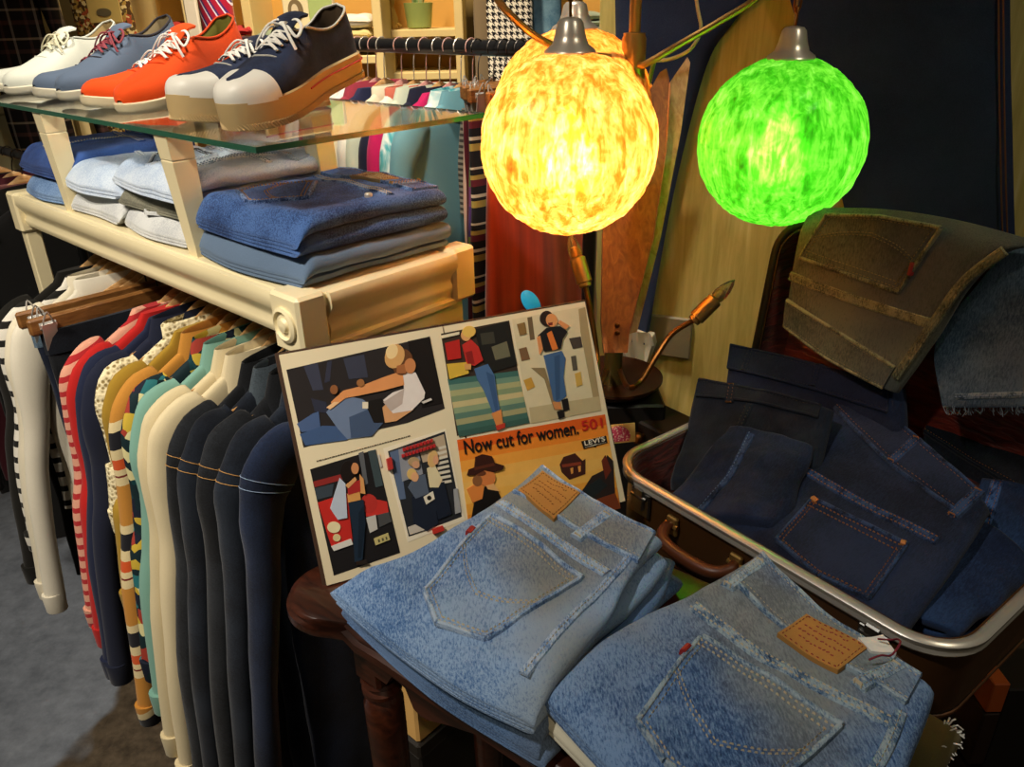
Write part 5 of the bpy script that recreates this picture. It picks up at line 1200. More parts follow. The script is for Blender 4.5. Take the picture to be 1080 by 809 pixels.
GR.seamline([(1008, 418), (1080, 416)], M['d_gray'], M['thread_blue'], .006, .0015, (0,), 'hem_seam')
OL = fj('olive tinted jeans with an upside down back pocket draped over the suitcase lid', (lmid + ln * .047, ln), [(848, 220), (838, 268), (832, 300), (826, 344)], [(1085, 256), (1042, 264), (1006, 302), (972, 352), (932, 411)], [(848, 220), (920, 221), (1000, 233), (1085, 256)], [(826, 344), (874, 380), (932, 411)], .030, 2, M['d_olive'], 72, amp=.004, wob=.004, round0=.22, drop0=.85)
D = M['d_olive']; TY = plain('#8f8250', .8)
OL.pocket((844, 271), (948, 308), [(872, 226), (930, 228), (994, 240)], D, TY, .012)
OL.seamline([(832, 291), (905, 318), (980, 341)], D, TY)
OL.waistband([(829, 316), (880, 348), (944, 388)], [(827, 343), (875, 379), (931, 409)], D, TY)
OL.seamline([(1060, 264), (1018, 296), (985, 340), (944, 398)], D, TY, .010, .003, (-.002, .002), 'side_seam')
mb = MB(); OL.ridge(mb, [(964, 276), (960, 290)], .005, .006); mb.build('red_tab', M['redtab'], OL.root)
# ------------------------------------------------------------------ mid-century lamp with three globes
hub = atd(668, 62, 1.20)
LX, LY = hub.x, hub.y
base = Vector((LX - .012, LY, 0))
ped = thing('lamp_plinth', 'black box plinth under the brass lamp, behind the scrapbook', 'plinth', (base.x, base.y, 0))  # plinth that only carries the lamp, below its dish
mb = MB(); mb.box(-.10, .085, -.075, .10, .02, .715, .004); mb.build('plinth_body', plain('#120f0c', .5), ped)
mb = MB(); mb.box(-.092, .078, -.067, .092, 0, .021, .002); mb.build('plinth_foot', plain('#1d1812', .5), ped)
PZ = .7155
fl = thing('floor_lamp', 'brass pole lamp with teak fins, dished base and bent arms carrying three hanging globes', 'lamp', (base.x, base.y, PZ))
def B(x, y, z): return Vector((base.x + x, base.y + y, PZ + z))
mb = MB(); mb.lathe([(.001, .0), (.05, .0), (.082, .010), (.090, .020), (.090, .024), (.080, .020), (.05, .013), (.001, .012)], 40, B(0, 0, 0)); mb.build('base_dish', plain('#3d2213', .38, .3, .5, .2, 14), fl, True)
mb = MB(); mb.tube([B(0, 0, .010), B(.003, 0, .10), hub + Vector((0, 0, -.05)), hub + Vector((0, 0, -.02))], [.015, .0135, .0125, .0125], 16); mb.build('pole', M['brass'], fl, True)
mb = MB(); mb.tube([hub + Vector((0, 0, .02)), hub + Vector((0, 0, .6))], .0088, 14); mb.build('pole', M['brass'], fl, True)
mb = MB(); mb.lathe([(.0125, -.035), (.0165, -.034), (.0185, -.028), (.0185, .028), (.0165, .033), (.0165, .036), (.009, .037)], 24, hub); mb.lathe([(.004, 0), (.004, .022), (.002, .024)], 10, hub + Vector((-.006, 0, .0)), (-.6, -.8, 0)); mb.build('hub_collar', M['brass'], fl, True)
def teak(o, outl, th, mat, name):
    mb = MB(); mb.pprism(outl, th); x = mb.build(name, mat, fl, True, smooth=False); return x
dfin = hub.y
fn = lambda px, py, d: atd(px, py, d)
def fin(pix, d, thick, mat):
    P = [fn(px, py, d) for px, py in pix]; n = (P[1] - P[0]).cross(P[2] - P[0]).normalized()
    if n.y < 0: n = -n
    mb = MB(); mb.pprism(P, n * thick); return mb.build('teak_fin', mat, fl, True, smooth=False)
fin([(703, 72), (706, 84), (702, 160), (688, 255), (664, 348), (662, 372), (637, 372), (634, 340), (636, 240), (650, 170), (678, 108), (696, 76)], 1.225, .012, M['teak'])
fin([(725, 60), (728, 66), (718, 140), (697, 250), (672, 350), (664, 352), (690, 250), (703, 160), (707, 86)], 1.245, .010, M['teak_lit'])
mb = MB()
for py in (343, 351): mb.lathe([(.004, 0), (.004, .002), (.002, .0035), (.0001, .0035)], 10, fn(651, py, 1.224), (0, -1, 0))
mb.build('fin_screw', M['bronze'], fl, True)
mb = MB(); c0 = B(.0, -.0, .010); mb.lathe([(.022, .0), (.020, .01), (.0165, .03), (.0165, .075), (.015, .078)], 20, c0); mb.build('pole_sleeve', plain('#6a5a2c', .35, .7, .5, .2, 20), fl, True)
# bent candle arms low on the pole
def candle(path, d, ax):
    P = smoothpath(path, 7); mb = MB(); mb.tube(P, .0042, 10); arm = mb.build('candle_arm', M['bronze'], fl, True)
    e = P[-1]; ax = ax.normalized()
    mb = MB(); mb.lathe([(.0075, -.004), (.0095, -.003), (.0095, .002), (.012, .003), (.012, .040), (.0105, .041)], 20, e, ax); mb.build('socket', M['brass'], arm, True)
    mb = MB(); mb.lathe([(.006, .040), (.0095, .044), (.0105, .052), (.009, .062), (.0055, .072), (.002, .078), (.0005, .080)], 16, e, ax)
    t = NT('clear bulb glass'); t.b.inputs['Transmission Weight'].default_value = .9; t.b.inputs['Roughness'].default_value = .05; t.setc(rgb('#e8d7a8')); mb.build('candle_bulb', t.m, arm, True)
    mb = MB(); mb.lathe([(.0105, .041), (.0062, .043), (.0060, .050), (.004, .056), (.0005, .058)], 14, e, ax); mb.build('bulb_cap', M['brass'], arm, True)
q = lambda px, py, d: atd(px, py, d)
e1 = q(733, 337, 1.16); candle([B(.012, -.004, .035), q(662, 408, 1.17), q(676, 402, 1.165), q(692, 376, 1.16), q(709, 352, 1.16), e1], 1.16, q(762, 308, 1.15) - e1)
e2 = q(617, 300, 1.17); candle([B(-.012, -.004, .035), q(632, 405, 1.18), q(629, 370, 1.175), q(623, 330, 1.17), e2], 1.17, q(608, 270, 1.17) - e2)
# upper arms
G1 = atd(600, 153, 1.00); G2 = atd(823, 151, 1.09); G3 = atd(605, 120, 1.28)
RG1 = 93 / F * 1.00; RG2 = 85.5 / F * 1.09; RG3 = 84 / F * 1.28
top = lambda g: g.z + .42
a1 = [hub + Vector((-.010, -.006, -.004)), atd(640, 60, 1.17), atd(612, 57, 1.13), atd(575, 44, 1.08), atd(545, 22, 1.05), atd(522, -8, 1.03), atd(520, -60, 1.01), Vector((G1.x - .05, G1.y - .005, top(G1) - .04)), Vector((G1.x, G1.y, top(G1)))]
a2 = [hub + Vector((.010, -.006, -.006)), atd(680, 68, 1.18), atd(720, 45, 1.165), atd(760, 22, 1.15), atd(800, -4, 1.13), atd(826, -40, 1.11), Vector((G2.x, G2.y, top(G2)))]
a3 = [hub + Vector((0, .012, .004)), hub + Vector((-.03, .04, .01)), hub + Vector((-.07, .07, .05)), Vector((G3.x - .01, G3.y + .01, G3.z + .30)), Vector((G3.x, G3.y, top(G3)))]
for a in (a1, a2, a3): mb = MB(); mb.tube(smoothpath(a, 9), .0052, 10); mb.build('lamp_arm', M['brass'], fl, True)
mb = MB(); mb.tube(smoothpath([atd(730, -30, 1.2), atd(736, 10, 1.19), atd(739, 32, 1.19), atd(728, 52, 1.19), atd(708, 62, 1.20), atd(690, 64, 1.205)], 8), .0028, 8); mb.build('lamp_cord', plain('#c9b27a', .4), fl, True)
mb = MB(); mb.tube(smoothpath([atd(690, 64, 1.22), atd(684, 90, 1.23), atd(680, 110, 1.235)], 8), .0035, 8); mb.build('lamp_cord', plain('#5f7d2a', .4), fl, True)
def spun(name, cols, body):
    """spun acrylic: cloudy strands of tinted plastic that scatter the light of the bulb"""
    t = NT('spun acrylic ' + name); v = t.mapped((1, 1, .22))
    n1 = t.noise(46, 3, .65, v, 1.2); n2 = t.noise(20, 3, .6, None, 2.0); n3 = t.noise(110, 2, .6, t.mapped((1, 1, .35), (.4, .3, 0)), .8)
    k = t.math('ADD', t.math('ADD', t.math('MULTIPLY', n1, .45), t.math('MULTIPLY', n2, .3)), t.math('MULTIPLY', n3, .25))
    r = t.ramp([(p, rgb(c)) for p, c in cols]); t.l(k, r.inputs[0])
    tl = t.n('ShaderNodeBsdfTranslucent'); t.l(r.outputs[0], tl.inputs[0])
    rf = t.n('ShaderNodeBsdfRefraction'); rf.inputs['IOR'].default_value = 1.22; rf.inputs['Roughness'].default_value = .62; t.l(r.outputs[0], rf.inputs[0])
    m1 = t.n('ShaderNodeMixShader'); m1.inputs[0].default_value = .23; t.l(tl.outputs[0], m1.inputs[1]); t.l(rf.outputs[0], m1.inputs[2])
    t.setc(t.mix(.5, r.outputs[0], rgb(body))); t.p(.22, 0, .5); t.bump(k, .7, .004)
    m2 = t.n('ShaderNodeMixShader'); m2.inputs[0].default_value = .28; t.l(m1.outputs[0], m2.inputs[1]); t.l(t.b.outputs[0], m2.inputs[2])
    t.l(m2.outputs[0], t.out.inputs['Surface']); return t.m
def globe(label, c, r, mat, bulbcol, watts, capmat, seed, bulbe, group='spun globes'):
    g = thing('globe_pendant', label, 'lamp', (c.x, c.y, c.z - r), group=group)
    mb = MB(); rings = []; n = 120; m = 72
    for i in range(m + 1):
        th = PI * (.075 + .925 * i / m); ring = []
        for j in range(n):
            ph = 2 * PI * j / n; d = Vector((math.sin(th) * math.cos(ph), math.sin(th) * math.sin(ph), math.cos(th)))
            k = noise.noise(Vector((d.x * 13 + seed, d.y * 13, d.z * 3.2))) * .020 + noise.noise(Vector((d.x * 26, d.y * 26 + seed, d.z * 7))) * .013 + noise.noise(Vector((d.x * 5, d.y * 5, d.z * 5 + seed))) * .012
            ring.append(c + d * (r * (1 + k)))
        rings.append(ring)
    mb.loft(rings, True, False); mb.build('globe', mat, g, True, auto=0)
    top_ = c + Vector((0, 0, r))
    mb = MB(); s_ = r / .112
    mb.lathe([(.0305 * s_, -.006), (.0315 * s_, -.003), (.030 * s_, .0), (.022 * s_, .006), (.0185 * s_, .016), (.0155 * s_, .030), (.012 * s_, .034), (.003, .036)], 28, top_); mb.build('cap', capmat, g, True)
    mb = MB(); z = top_.z + .036; k = 0; ztop = top(c) - .012
    while z < ztop:
        a = Vector((1, 0, 0)) if k % 2 else Vector((0, 1, 0)); cz = z + .010
        mb.tube([Vector((c.x, c.y, cz)) + a * (.0045 * math.cos(t)) + Vector((0, 0, .0125 * math.sin(t))) for t in [2 * PI * i / 12 for i in range(13)]], .0015, 6, False); z += .0185; k += 1
    mb.build('chain', M['bronze'], g, True)
    mb = MB(); mb.tube(smoothpath([top_ + Vector((.002, 0, .03))] + [Vector((c.x + .0045 * math.sin(i * 1.3), c.y + .004 * math.cos(i), top_.z + .05 + .05 * i)) for i in range(int((ztop - top_.z - .05) / .05) + 1)], 5), .0018, 6); mb.build('cord', plain('#b59a5c', .5), g, True)
    mb = MB(); mb.lathe([(.001, r * .30), (.010, r * .28), (.013, r * .2), (.020, r * .05), (.028, -r * .12), (.030, -r * .22), (.026, -r * .33), (.015, -r * .42), (.001, -r * .44)], 20, c)
    t = NT('lit bulb ' + bulbcol.strip('#')); t.setc(rgb(bulbcol)); t.b.inputs['Emission Color'].default_value = rgb(bulbcol); t.b.inputs['Emission Strength'].default_value = bulbe
    mb.build('bulb', t.m, g, True)
    if watts: 
        d = bpy.data.lights.new('bulb_glow', 'POINT'); d.energy = watts; d.color = rgb(bulbcol)[:3]; d.shadow_soft_size = .034; o = bpy.data.objects.new('bulb_glow', d); COL.objects.link(o); o.location = c - Vector((0, 0, r * .12))
    return g
am = spun('amber', [(.34, '#a8500e'), (.44, '#e28d2c'), (.53, '#ffc878'), (.66, '#fff4d8')], '#e8c27a'); gr = spun('green', [(.34, '#1d6a0c'), (.45, '#48b41e'), (.55, '#8ad84a'), (.66, '#c9f08a')], '#9ac24a')
globe('glowing amber spun plastic globe, the front one of two, hanging from a brass arm', G1, RG1, am, '#ffdca6', 0, M['nickel'], 1, 42)
globe('glowing green spun plastic globe hanging from a chain', G2, RG2, gr, '#d8ffc8', 0, M['nickel'], 4, 24)
globe('amber spun plastic globe mostly hidden behind the front one', G3, RG3, am, '#ffcf80', 0, M['nickel'], 9, 44)
# small packet on the dish and the wooden box in front
pk = atd(655, 422, 1.20); pk.z = PZ + .006
pt = thing('picture_card', 'small yellow card with a pink patterned disc propped on the lamp base', 'card', (pk.x, pk.y, PZ + .013), (R(-14), 0, R(8)))
mb = MB(); mb.box(-.026, .026, -.0015, .0015, 0, .030); mb.build('card', plain('#d6b56a', .6), pt, smooth=False)
mb = MB(); mb.pprism([Vector((.021 * math.cos(a) - .003, -.0021, .011 + .017 * math.sin(a))) for a in [2 * PI * k / 24 for k in range(24)] if .011 + .017 * math.sin(a) > .0], Vector((0, .0006, 0)))
t = NT('pink doily print'); v = t.n('ShaderNodeTexVoronoi'); v.inputs['Scale'].default_value = 320; t.l(t.co(), v.inputs['Vector']); r = t.ramp([(.2, rgb('#f0d9c4')), (.5, rgb('#c2385a'))]); t.l(v.outputs['Distance'], r.inputs[0]); t.setc(r.outputs[0]); mb.build('pink_disc', t.m, pt, smooth=False)
bx = atz(672, 462, .65); bd = thing('wooden_box', 'dark wooden box with a round brass knob between scrapbook and suitcase', 'box', (bx.x, bx.y, 0), (0, 0, math.atan2(sdx.y, sdx.x)))
mb = MB(); mb.box(-.05, .10, .0, .085, .0, .685, .004); mb.build('box_body', plain('#1c120b', .5), bd)
mb = MB(); mb.lathe([(.003, 0), (.004, .006), (.0095, .010), (.011, .016), (.008, .022), (.0005, .024)], 18, (.015, 0, .662), (0, -1, 0)); mb.build('knob', M['bronze'], bd)
# ------------------------------------------------------------------ giant jeans on the ochre wall
gj = thing('giant_jeans', 'oversized dark indigo jeans hung on the ochre wall with legs spread apart', 'jeans', WP0 + wd * .5 + wn * .02 + Vector((0, 0, 1.0)))
gO = WP0 + wn * .045
def wallp(px, py): return atplane(px, py, gO, wn)
def legsheet(left, right, seed, th=.022, nu=26, nv=60):
    Lw = smoothpath([wallp(*p) for p in left], 8); Rw = smoothpath([wallp(*p) for p in right], 8); rings = []
    for i in range(nv + 1):
        a, b = poly_at(Lw, i / nv), poly_at(Rw, i / nv); front, back = [], []
        for j in range(nu + 1):
            f = j / nu; p = a.lerp(b, f); e = (1 - (2 * f - 1) ** 8); d = noise.noise(Vector((p.x * 5, p.z * 3.2, seed))) * .013 + noise.noise(Vector((p.x * 14, p.z * 9, seed))) * .005
            front.append(p + wn * (th * .5 * e + d * e)); back.append(p - wn * th * .5 * e)
        rings.append(front + back[::-1])
    return rings
mb = MB(); mb.loft(legsheet([(646, -200), (648, -40), (650, 80), (652, 200), (662, 300), (664, 358)], [(840, -200), (812, -30), (775, 22), (746, 68), (716, 180), (696, 280), (683, 362)], 1)); mb.build('leg', M['d_giant'], gj, True, auto=70)
mb = MB(); mb.loft(legsheet([(836, -200), (828, -40), (839, 21), (851, 69), (866, 130), (890, 218), (908, 330), (920, 460)], [(1072, -200), (1066, -40), (1066, 60), (1068, 140), (1070, 230), (1074, 330), (1078, 520)], 2)); mb.build('leg', M['d_giant'], gj, True, auto=70)
mb = MB(); mb.loft(legsheet([(640, -420), (644, -300), (646, -170)], [(1078, -420), (1074, -300), (1072, -170)], 3, .024)); mb.build('seat', M['d_giant'], gj, True, auto=70)
mb = MB()
for k in (0, 5): mb.tube([wallp(x + k, y) + wn * .017 for x, y in ((1052, -150), (1052, 0), (1053, 100), (1055, 200), (1059, 330))], .0016, 5)
mb.build('side_stitching', plain('#6b4327', .8), gj, True)
mb = MB(); rings = []
for i, (a, b, c) in enumerate((((654, 352), (668, 344), (690, 352)), ((652, 366), (668, 362), (692, 362)), ((656, 380), (672, 384), (686, 378)))):
    P = smoothpath([wallp(*a), wallp(*b) + wn * .01, wallp(*c)], 6); rings.append([p + wn * (.012 + .01 * math.sin(k * 1.7 + i)) for k, p in enumerate(P)] + [p - wn * .008 for p in P[::-1]])
mb.loft(rings); mb.build('turned_cuff', fabric('#c9bfa4'), gj, True, auto=70)

# ------------------------------------------------------------------ shelves and goods at the back of the shop
def face_box(px0, px1, py0, py1, d, depth, mb, b=.003):
    """box whose front shows between two pixel columns/rows at distance d (front face square to the room)"""
    a, c = atd(px0, py1, d), atd(px1, py0, d); y = (a.y + c.y) / 2; mb.box(min(a.x, c.x), max(a.x, c.x), y, y + depth, min(a.z, c.z), max(a.z, c.z), b); return (a, c, y)
SWd = M['shelfwood']
def shelf_unit(label, px0, px1, d, boards, ups, depth=.30, zt=1.95, cat='shelf'):
    a, c = atd(px0, 30, d), atd(px1, 30, d); y = a.y; r = thing('bookcase', label, cat, ((a.x + c.x) / 2, y, 0))
    for px in [px0] + ups + [px1]:
        x = atd(px, 30, d).x; mb = MB(); mb.box(x - .016, x + .016, y, y + depth, 0, zt, .003); mb.build('upright', SWd, r, True)
    for py in boards:
        z = atd((px0 + px1) / 2, py, d).z
        mb = MB(); mb.box(a.x, c.x, y + .004, y + depth, z - .028, z, .003); mb.build('shelf_board', SWd, r, True)
    for z in (.35, zt - .02): mb = MB(); mb.box(a.x, c.x, y + .004, y + depth, z - .028, z, .003); mb.build('shelf_board', SWd, r, True)
    mb = MB(); mb.box(a.x, c.x, y + depth - .012, y + depth, .02, zt, 0); mb.build('back_panel', plain('#c79a4c', .6), r, True)
    return r, y
_, yA = shelf_unit('cream bookcase behind the shoes holding folded clothes and boxes', 130, 398, 2.75, [44, 62], [200, 262])
_, yB = shelf_unit('cream bookcase with plant pot above the black clothes rack', 402, 484, 2.95, [31, 78], [])
_, yC = shelf_unit('cream bookcase with mint and red folded clothes behind the lamp chain', 556, 668, 2.9, [35], [])
def folded_stack(items, px0, px1, pyb, d, depth=.2, group='folded clothes on the back shelves'):
    """items: bottom to top (hex, height px, label)"""
    z = atd((px0 + px1) / 2, pyb, d).z + .001; a, c = atd(px0, pyb, d), atd(px1, pyb, d); y = a.y + .03
    for i, (h, hp, lab) in enumerate(items):
        hh = hp / F * d; rng = random.Random(i + px0); w0, w1 = a.x + rng.uniform(0, .008), c.x - rng.uniform(0, .008)
        o = thing('folded_garment', lab, 'folded clothes', ((w0 + w1) / 2, y + depth / 2, z), group=group); mb = MB(); rings = []
        for k in range(13):
            f = k / 12; x = w0 + (w1 - w0) * f; e = math.sqrt(max(0.02, 1 - abs(2 * f - 1) ** 6)); zz = .012 * noise.noise(Vector((f * 3, i, px0)))
            rings.append([Vector((x, y + depth * .5 + depth * .5 * math.copysign(abs(math.cos(t)) ** .5, math.cos(t)), z + hh * .5 + (hh * .5 * math.copysign(abs(math.sin(t)) ** .6, math.sin(t))) * e + (zz if math.sin(t) > 0 else 0))) for t in [2 * PI * q / 20 for q in range(20)]])
        mb.loft(rings); b = mb.build('folded_cloth', fabric(h), o, True, auto=60)
        mb = MB(); zc = z + hh * .5; mb.tube([Vector((w0 + .01, y - .0015, zc)), Vector(((w0 + w1) / 2, y - .0015, zc + .002)), Vector((w1 - .01, y - .0015, zc))], .002, 6); mb.build('fold_edge', fabric(h), o, True)
        z += hh + .001
folded_stack([('#b03a2e', 7, 'red folded shirt at the bottom of the small red stack'), ('#e4cda2', 6, 'cream folded shirt in the small red stack'), ('#c23a30', 7, 'red folded shirt second from the top of the small red stack'), ('#b83434', 8, 'red folded shirt topping the small red stack')], 246, 268, 61, 2.75)
folded_stack([('#9fa79a', 10, 'grey folded cloth under the sage one'), ('#8a9a80', 15, 'sage green folded sweater behind the navy sneaker')], 268, 300, 61, 2.76)
folded_stack([('#a82a26', 18, 'dark red folded clothes behind the orange shoe')], 176, 196, 43, 2.76)
folded_stack([('#d9c78a', 10, 'pale yellow folded cloth under the white one'), ('#ece8dc', 15, 'white folded cloth left of the plant pot')], 348, 392, 61 - 18, 2.77)
folded_stack([('#c3cfba', 5, 'pale mint folded shirt at the bottom of the pile behind the lamp chain'), ('#a9bfae', 6, 'mint folded shirt in the middle of the pile behind the lamp chain'), ('#b9cbb8', 7, 'mint folded shirt topping the pile behind the lamp chain')], 604, 646, 34, 2.92)
folded_stack([('#b0302c', 12, 'red folded garment on the shelf beside the pole')], 648, 664, 34, 2.93)
def box_thing(name, label, cat, px0, px1, py0, py1, d, depth, mat, extra=None):
    a, c = atd(px0, py1, d), atd(px1, py0, d); o = thing(name, label, cat, ((a.x + c.x) / 2, a.y + depth / 2, min(a.z, c.z))); mb = MB(); r = face_box(px0, px1, py0, py1, d, depth, mb); b = mb.build('box_body', mat, o, True, smooth=False)
    if extra: extra(o, r)
    return o
def oval(o, r, h='#7a6a4c', k=.3):
    a, c, y = r; cx, cz = (a.x + c.x) / 2, a.z * .45 + c.z * .55; w = abs(c.x - a.x) * k
    mb = MB(); mb.pprism([Vector((cx + w * math.cos(t), y - .002, cz + w * 1.35 * math.sin(t))) for t in [2 * PI * i / 24 for i in range(24)]], Vector((0, .0018, 0))); mb.build('oval_print', plain(h, .6), o, True, smooth=False)
    mb = MB(); mb.pprism([Vector((cx - w * .1 + w * .45 * math.cos(t), y - .0026, cz + w * .8 * math.sin(t))) for t in [2 * PI * i / 24 for i in range(24)]], Vector((0, .0012, 0))); mb.build('oval_print', plain('#d8cdb2', .6), o, True, smooth=False)
box_thing('shoe_box', 'cream carton with an oval print on the back shelf', 'box', 300, 325, -30, 61.5, 2.79, .10, plain('#e6dcb9', .6), lambda o, r: oval(o, r))
box_thing('book', 'tall pale green book beside the cream carton', 'book', 327, 350, -30, 61.5, 2.79, .05, plain('#a8bf7c', .5), lambda o, r: (lambda mb: (mb.box(r[0].x - .0005, r[1].x + .002, r[2] + .004, r[2] + .046, r[0].z + .003, r[1].z - .003), mb.build('pages', plain('#e4dcc0', .7), o, True, smooth=False)))(MB()))
# plastic wrapped roll
t = NT('red purple stripe wrap'); sxx = t.n('ShaderNodeSeparateXYZ'); t.l(t.co(), sxx.inputs[0]); fr_ = t.math('FRACT', t.math('MULTIPLY', t.math('ADD', t.math('ADD', sxx.outputs[0], t.math('MULTIPLY', sxx.outputs[2], .5)), 5), 42)); r = t.ramp([(0, rgb('#a01f36')), (.6, rgb('#d8cfe0')), (.75, rgb('#4a2d63'))], 'CONSTANT'); t.l(fr_, r.inputs[0]); t.setc(r.outputs[0]); t.p(.2, 0, .6, 0, .4)
w_ = atd(238, 70, 2.3); o = thing('wrapped_roll', 'red and purple striped roll wrapped in clear plastic standing behind the orange shoe', 'roll', (w_.x, w_.y, 0)); mb = MB(); mb.lathe([(.03, .02), (.048, .04), (.050, 1.2), (.046, 1.5), (.03, 1.55), (.001, 1.56)], 20, (w_.x, w_.y, 0)); mb.build('roll_cloth', t.m, o, True); mb = MB(); mb.lathe([(.034, 0), (.036, .019), (.03, .022)], 20, (w_.x, w_.y, 0)); mb.build('roll_foot', M['white'], o, True)
w_ = atd(206, 40, 2.5); o = thing('white_post', 'white painted post between orange shoe and wrapped roll', 'post', (w_.x, w_.y, 0)); mb = MB(); mb.box(w_.x - .02, w_.x + .02, w_.y, w_.y + .03, .02, 2.0, .004); mb.build('post_shaft', plain('#e9e2d2', .5), o, True); mb = MB(); mb.box(w_.x - .03, w_.x + .03, w_.y - .01, w_.y + .04, 0, .021, .003); mb.build('post_foot', plain('#e9e2d2', .5), o, True)
# plant pot and cat figure
w_ = atd(441, 30.5, 2.98); o = thing('potted_plant', 'green ceramic pot with upright leaves on the back shelf', 'plant', w_ + Vector((0, .06, .001)))
mb = MB(); mb.lathe([(.040, 0), (.046, .004), (.054, .075), (.056, .088), (.050, .089), (.047, .075), (.001, .074)], 28); mb.build('pot', plain('#8c9c5a', .4, 0, .5, .1), o)
rng = random.Random(2)
for i in range(14):
    a = rng.uniform(0, 2 * PI); l = rng.uniform(.12, .2); mb = MB(); rr = []
    for k in range(8):
        f = k / 7; c = Vector((math.cos(a) * (.02 + .05 * f * f), math.sin(a) * (.02 + .05 * f * f), .07 + l * f)); wv = .010 * math.sin(PI * (.15 + .8 * f)); t_ = Vector((-math.sin(a), math.cos(a), 0)); nn = Vector((math.cos(a), math.sin(a), 0)); rr.append([c - t_ * wv, c + nn * .0015, c + t_ * wv, c - nn * .0015])
    mb.loft(rr); mb.build('leaf', plain(('#5f7d46', '#7d9560', '#9fae7c')[i % 3], .5), o)
w_ = atd(411, 30.5, 2.96); o = thing('cat_figurine', 'golden seated cat figurine beside the plant pot', 'figurine', w_ + Vector((0, .05, .001)))
mb = MB(); mb.lathe([(.001, 0), (.026, .0), (.030, .012), (.028, .035), (.019, .062), (.014, .074), (.019, .084), (.021, .096), (.016, .108), (.001, .114)], 22)
for s_ in (-1, 1): mb.lathe([(.008, 0), (.0005, .018)], 8, (s_ * .012, 0, .104)); mb.lathe([(.007, 0), (.006, .03), (.004, .04)], 10, (s_ * .010, -.022, .0))
mb.tube(smoothpath([(.022, .01, .006), (.036, .0, .008), (.036, -.02, .012), (.026, -.028, .016)], 5), .004, 8); mb.build('cat_body', plain('#a8843c', .35, .2), o)
# hanging things along the top edge
t = NT('houndstooth'); s3 = t.n('ShaderNodeSeparateXYZ'); t.l(t.co(), s3.inputs[0]); X_ = t.math('ADD', t.math('DIVIDE', s3.outputs[0], .020), 50); Z_ = t.math('ADD', t.math('DIVIDE', s3.outputs[2], .020), 50)
wx = t.math('LESS_THAN', t.math('FRACT', X_), .5); wz = t.math('LESS_THAN', t.math('FRACT', Z_), .5); tw = t.math('LESS_THAN', t.math('FRACT', t.math('MULTIPLY', t.math('ADD', X_, Z_), 2)), .5)
t.setc(t.mix(t.math('ADD', t.math('MULTIPLY', tw, wx), t.math('MULTIPLY', t.math('SUBTRACT', 1, tw), wz)), rgb('#dcd6c6'), rgb('#141318'))); t.p(.85, 0, .2); M['hound'] = t.m
def hung(name, label, cat, px, py_top, d, mat, L, hw_, ht_=.02, seed=0, rot=0.0, **k):
    p = atd(px, py_top, d); Mx = Matrix.Translation(Vector((p.x, p.y, p.z + .06))) @ Matrix.Rotation(rot, 4, 'Z')
    pg = thing('wall_peg', 'brass peg holding the ' + label.split(' behind')[0].split(' at the')[0].split(' beside')[0].split(' hanging')[0], 'peg', mat=Mx); mb = MB(); mb.tube([(0, -.02, 0), (0, .05, 0)], .005, 8); mb.lathe([(.008, 0), (.008, .005), (.004, .007)], 12, (0, -.02, 0), (0, -1, 0)); mb.build('peg_shaft', M['bronze'], pg)
    return garment(name, label, cat, Mx, mat, L, hw_, ht_, k.pop('sleeve', 0), seed=seed, straight=k.pop('straight', True), neck=-.055, **k)
t = NT('rust florals'); v = t.n('ShaderNodeTexVoronoi'); v.inputs['Scale'].default_value = 120; t.l(t.co(), v.inputs['Vector']); sp = t.n('ShaderNodeSeparateXYZ'); t.l(v.outputs['Color'], sp.inputs[0]); r = t.ramp([(0, rgb('#4a3218')), (.3, rgb('#a3843f')), (.55, rgb('#d8c38a')), (.72, rgb('#a04a2a')), (.86, rgb('#5a4a2a'))], 'CONSTANT'); t.l(sp.outputs[0], r.inputs[0]); t.setc(r.outputs[0]); t.p(.8, 0, .2); M['floral_warm'] = t.m
hung('skirt', 'black and white houndstooth skirt hanging behind the brass arm', 'skirt', 536, -70, 2.55, M['hound'], .72, .075, .025, 201)
hung('curtain_panel', 'grey brown cloth hanging beside the cream shelf upright', 'cloth', 508, -70, 2.6, fabric('#7d6c52'), .7, .035, .02, 202)
hung('denim_skirt', 'blue denim cloth hanging between houndstooth skirt and lamp chain', 'skirt', 576, -70, 2.6, denim('teal blue', '#22405a', '#3b627f', '#6d90a6', .5, 12, .6), .62, .05, .02, 203)
t = NT('dark plaid'); a_ = t.n('ShaderNodeSeparateXYZ'); t.l(t.co(), a_.inputs[0]); f1 = t.math('FRACT', t.math('MULTIPLY', t.math('ADD', a_.outputs[0], 4), 16)); f2 = t.math('FRACT', t.math('MULTIPLY', t.math('ADD', a_.outputs[2], 4), 14)); l1 = t.ramp([(0, rgb('#171310')), (.5, rgb('#4a3430')), (.62, rgb('#171310')), (.9, rgb('#8f8577'))], 'CONSTANT'); l2 = t.ramp([(0, rgb('#17120f')), (.45, rgb('#4f352e')), (.6, rgb('#1a1613')), (.92, rgb('#a08f76'))], 'CONSTANT'); t.l(f1, l1.inputs[0]); t.l(f2, l2.inputs[0]); t.setc(t.mix(.5, l1.outputs[0], l2.outputs[0])); t.p(.85, 0, .2)
hung('plaid_shirt', 'dark plaid flannel shirt hanging at the top left corner', 'shirt', -8, -60, 2.05, t.m, .75, .075, .03, 204, straight=False, sleeve=.5, collar='shirt', rot=.35)
hung('floral_tote', 'brown floral print cloth tote behind the white and grey shoes', 'cloth', 92, -60, 2.35, M['floral_warm'], .62, .09, .02, 205)  # floral tote, hung from a peg as flat cloth
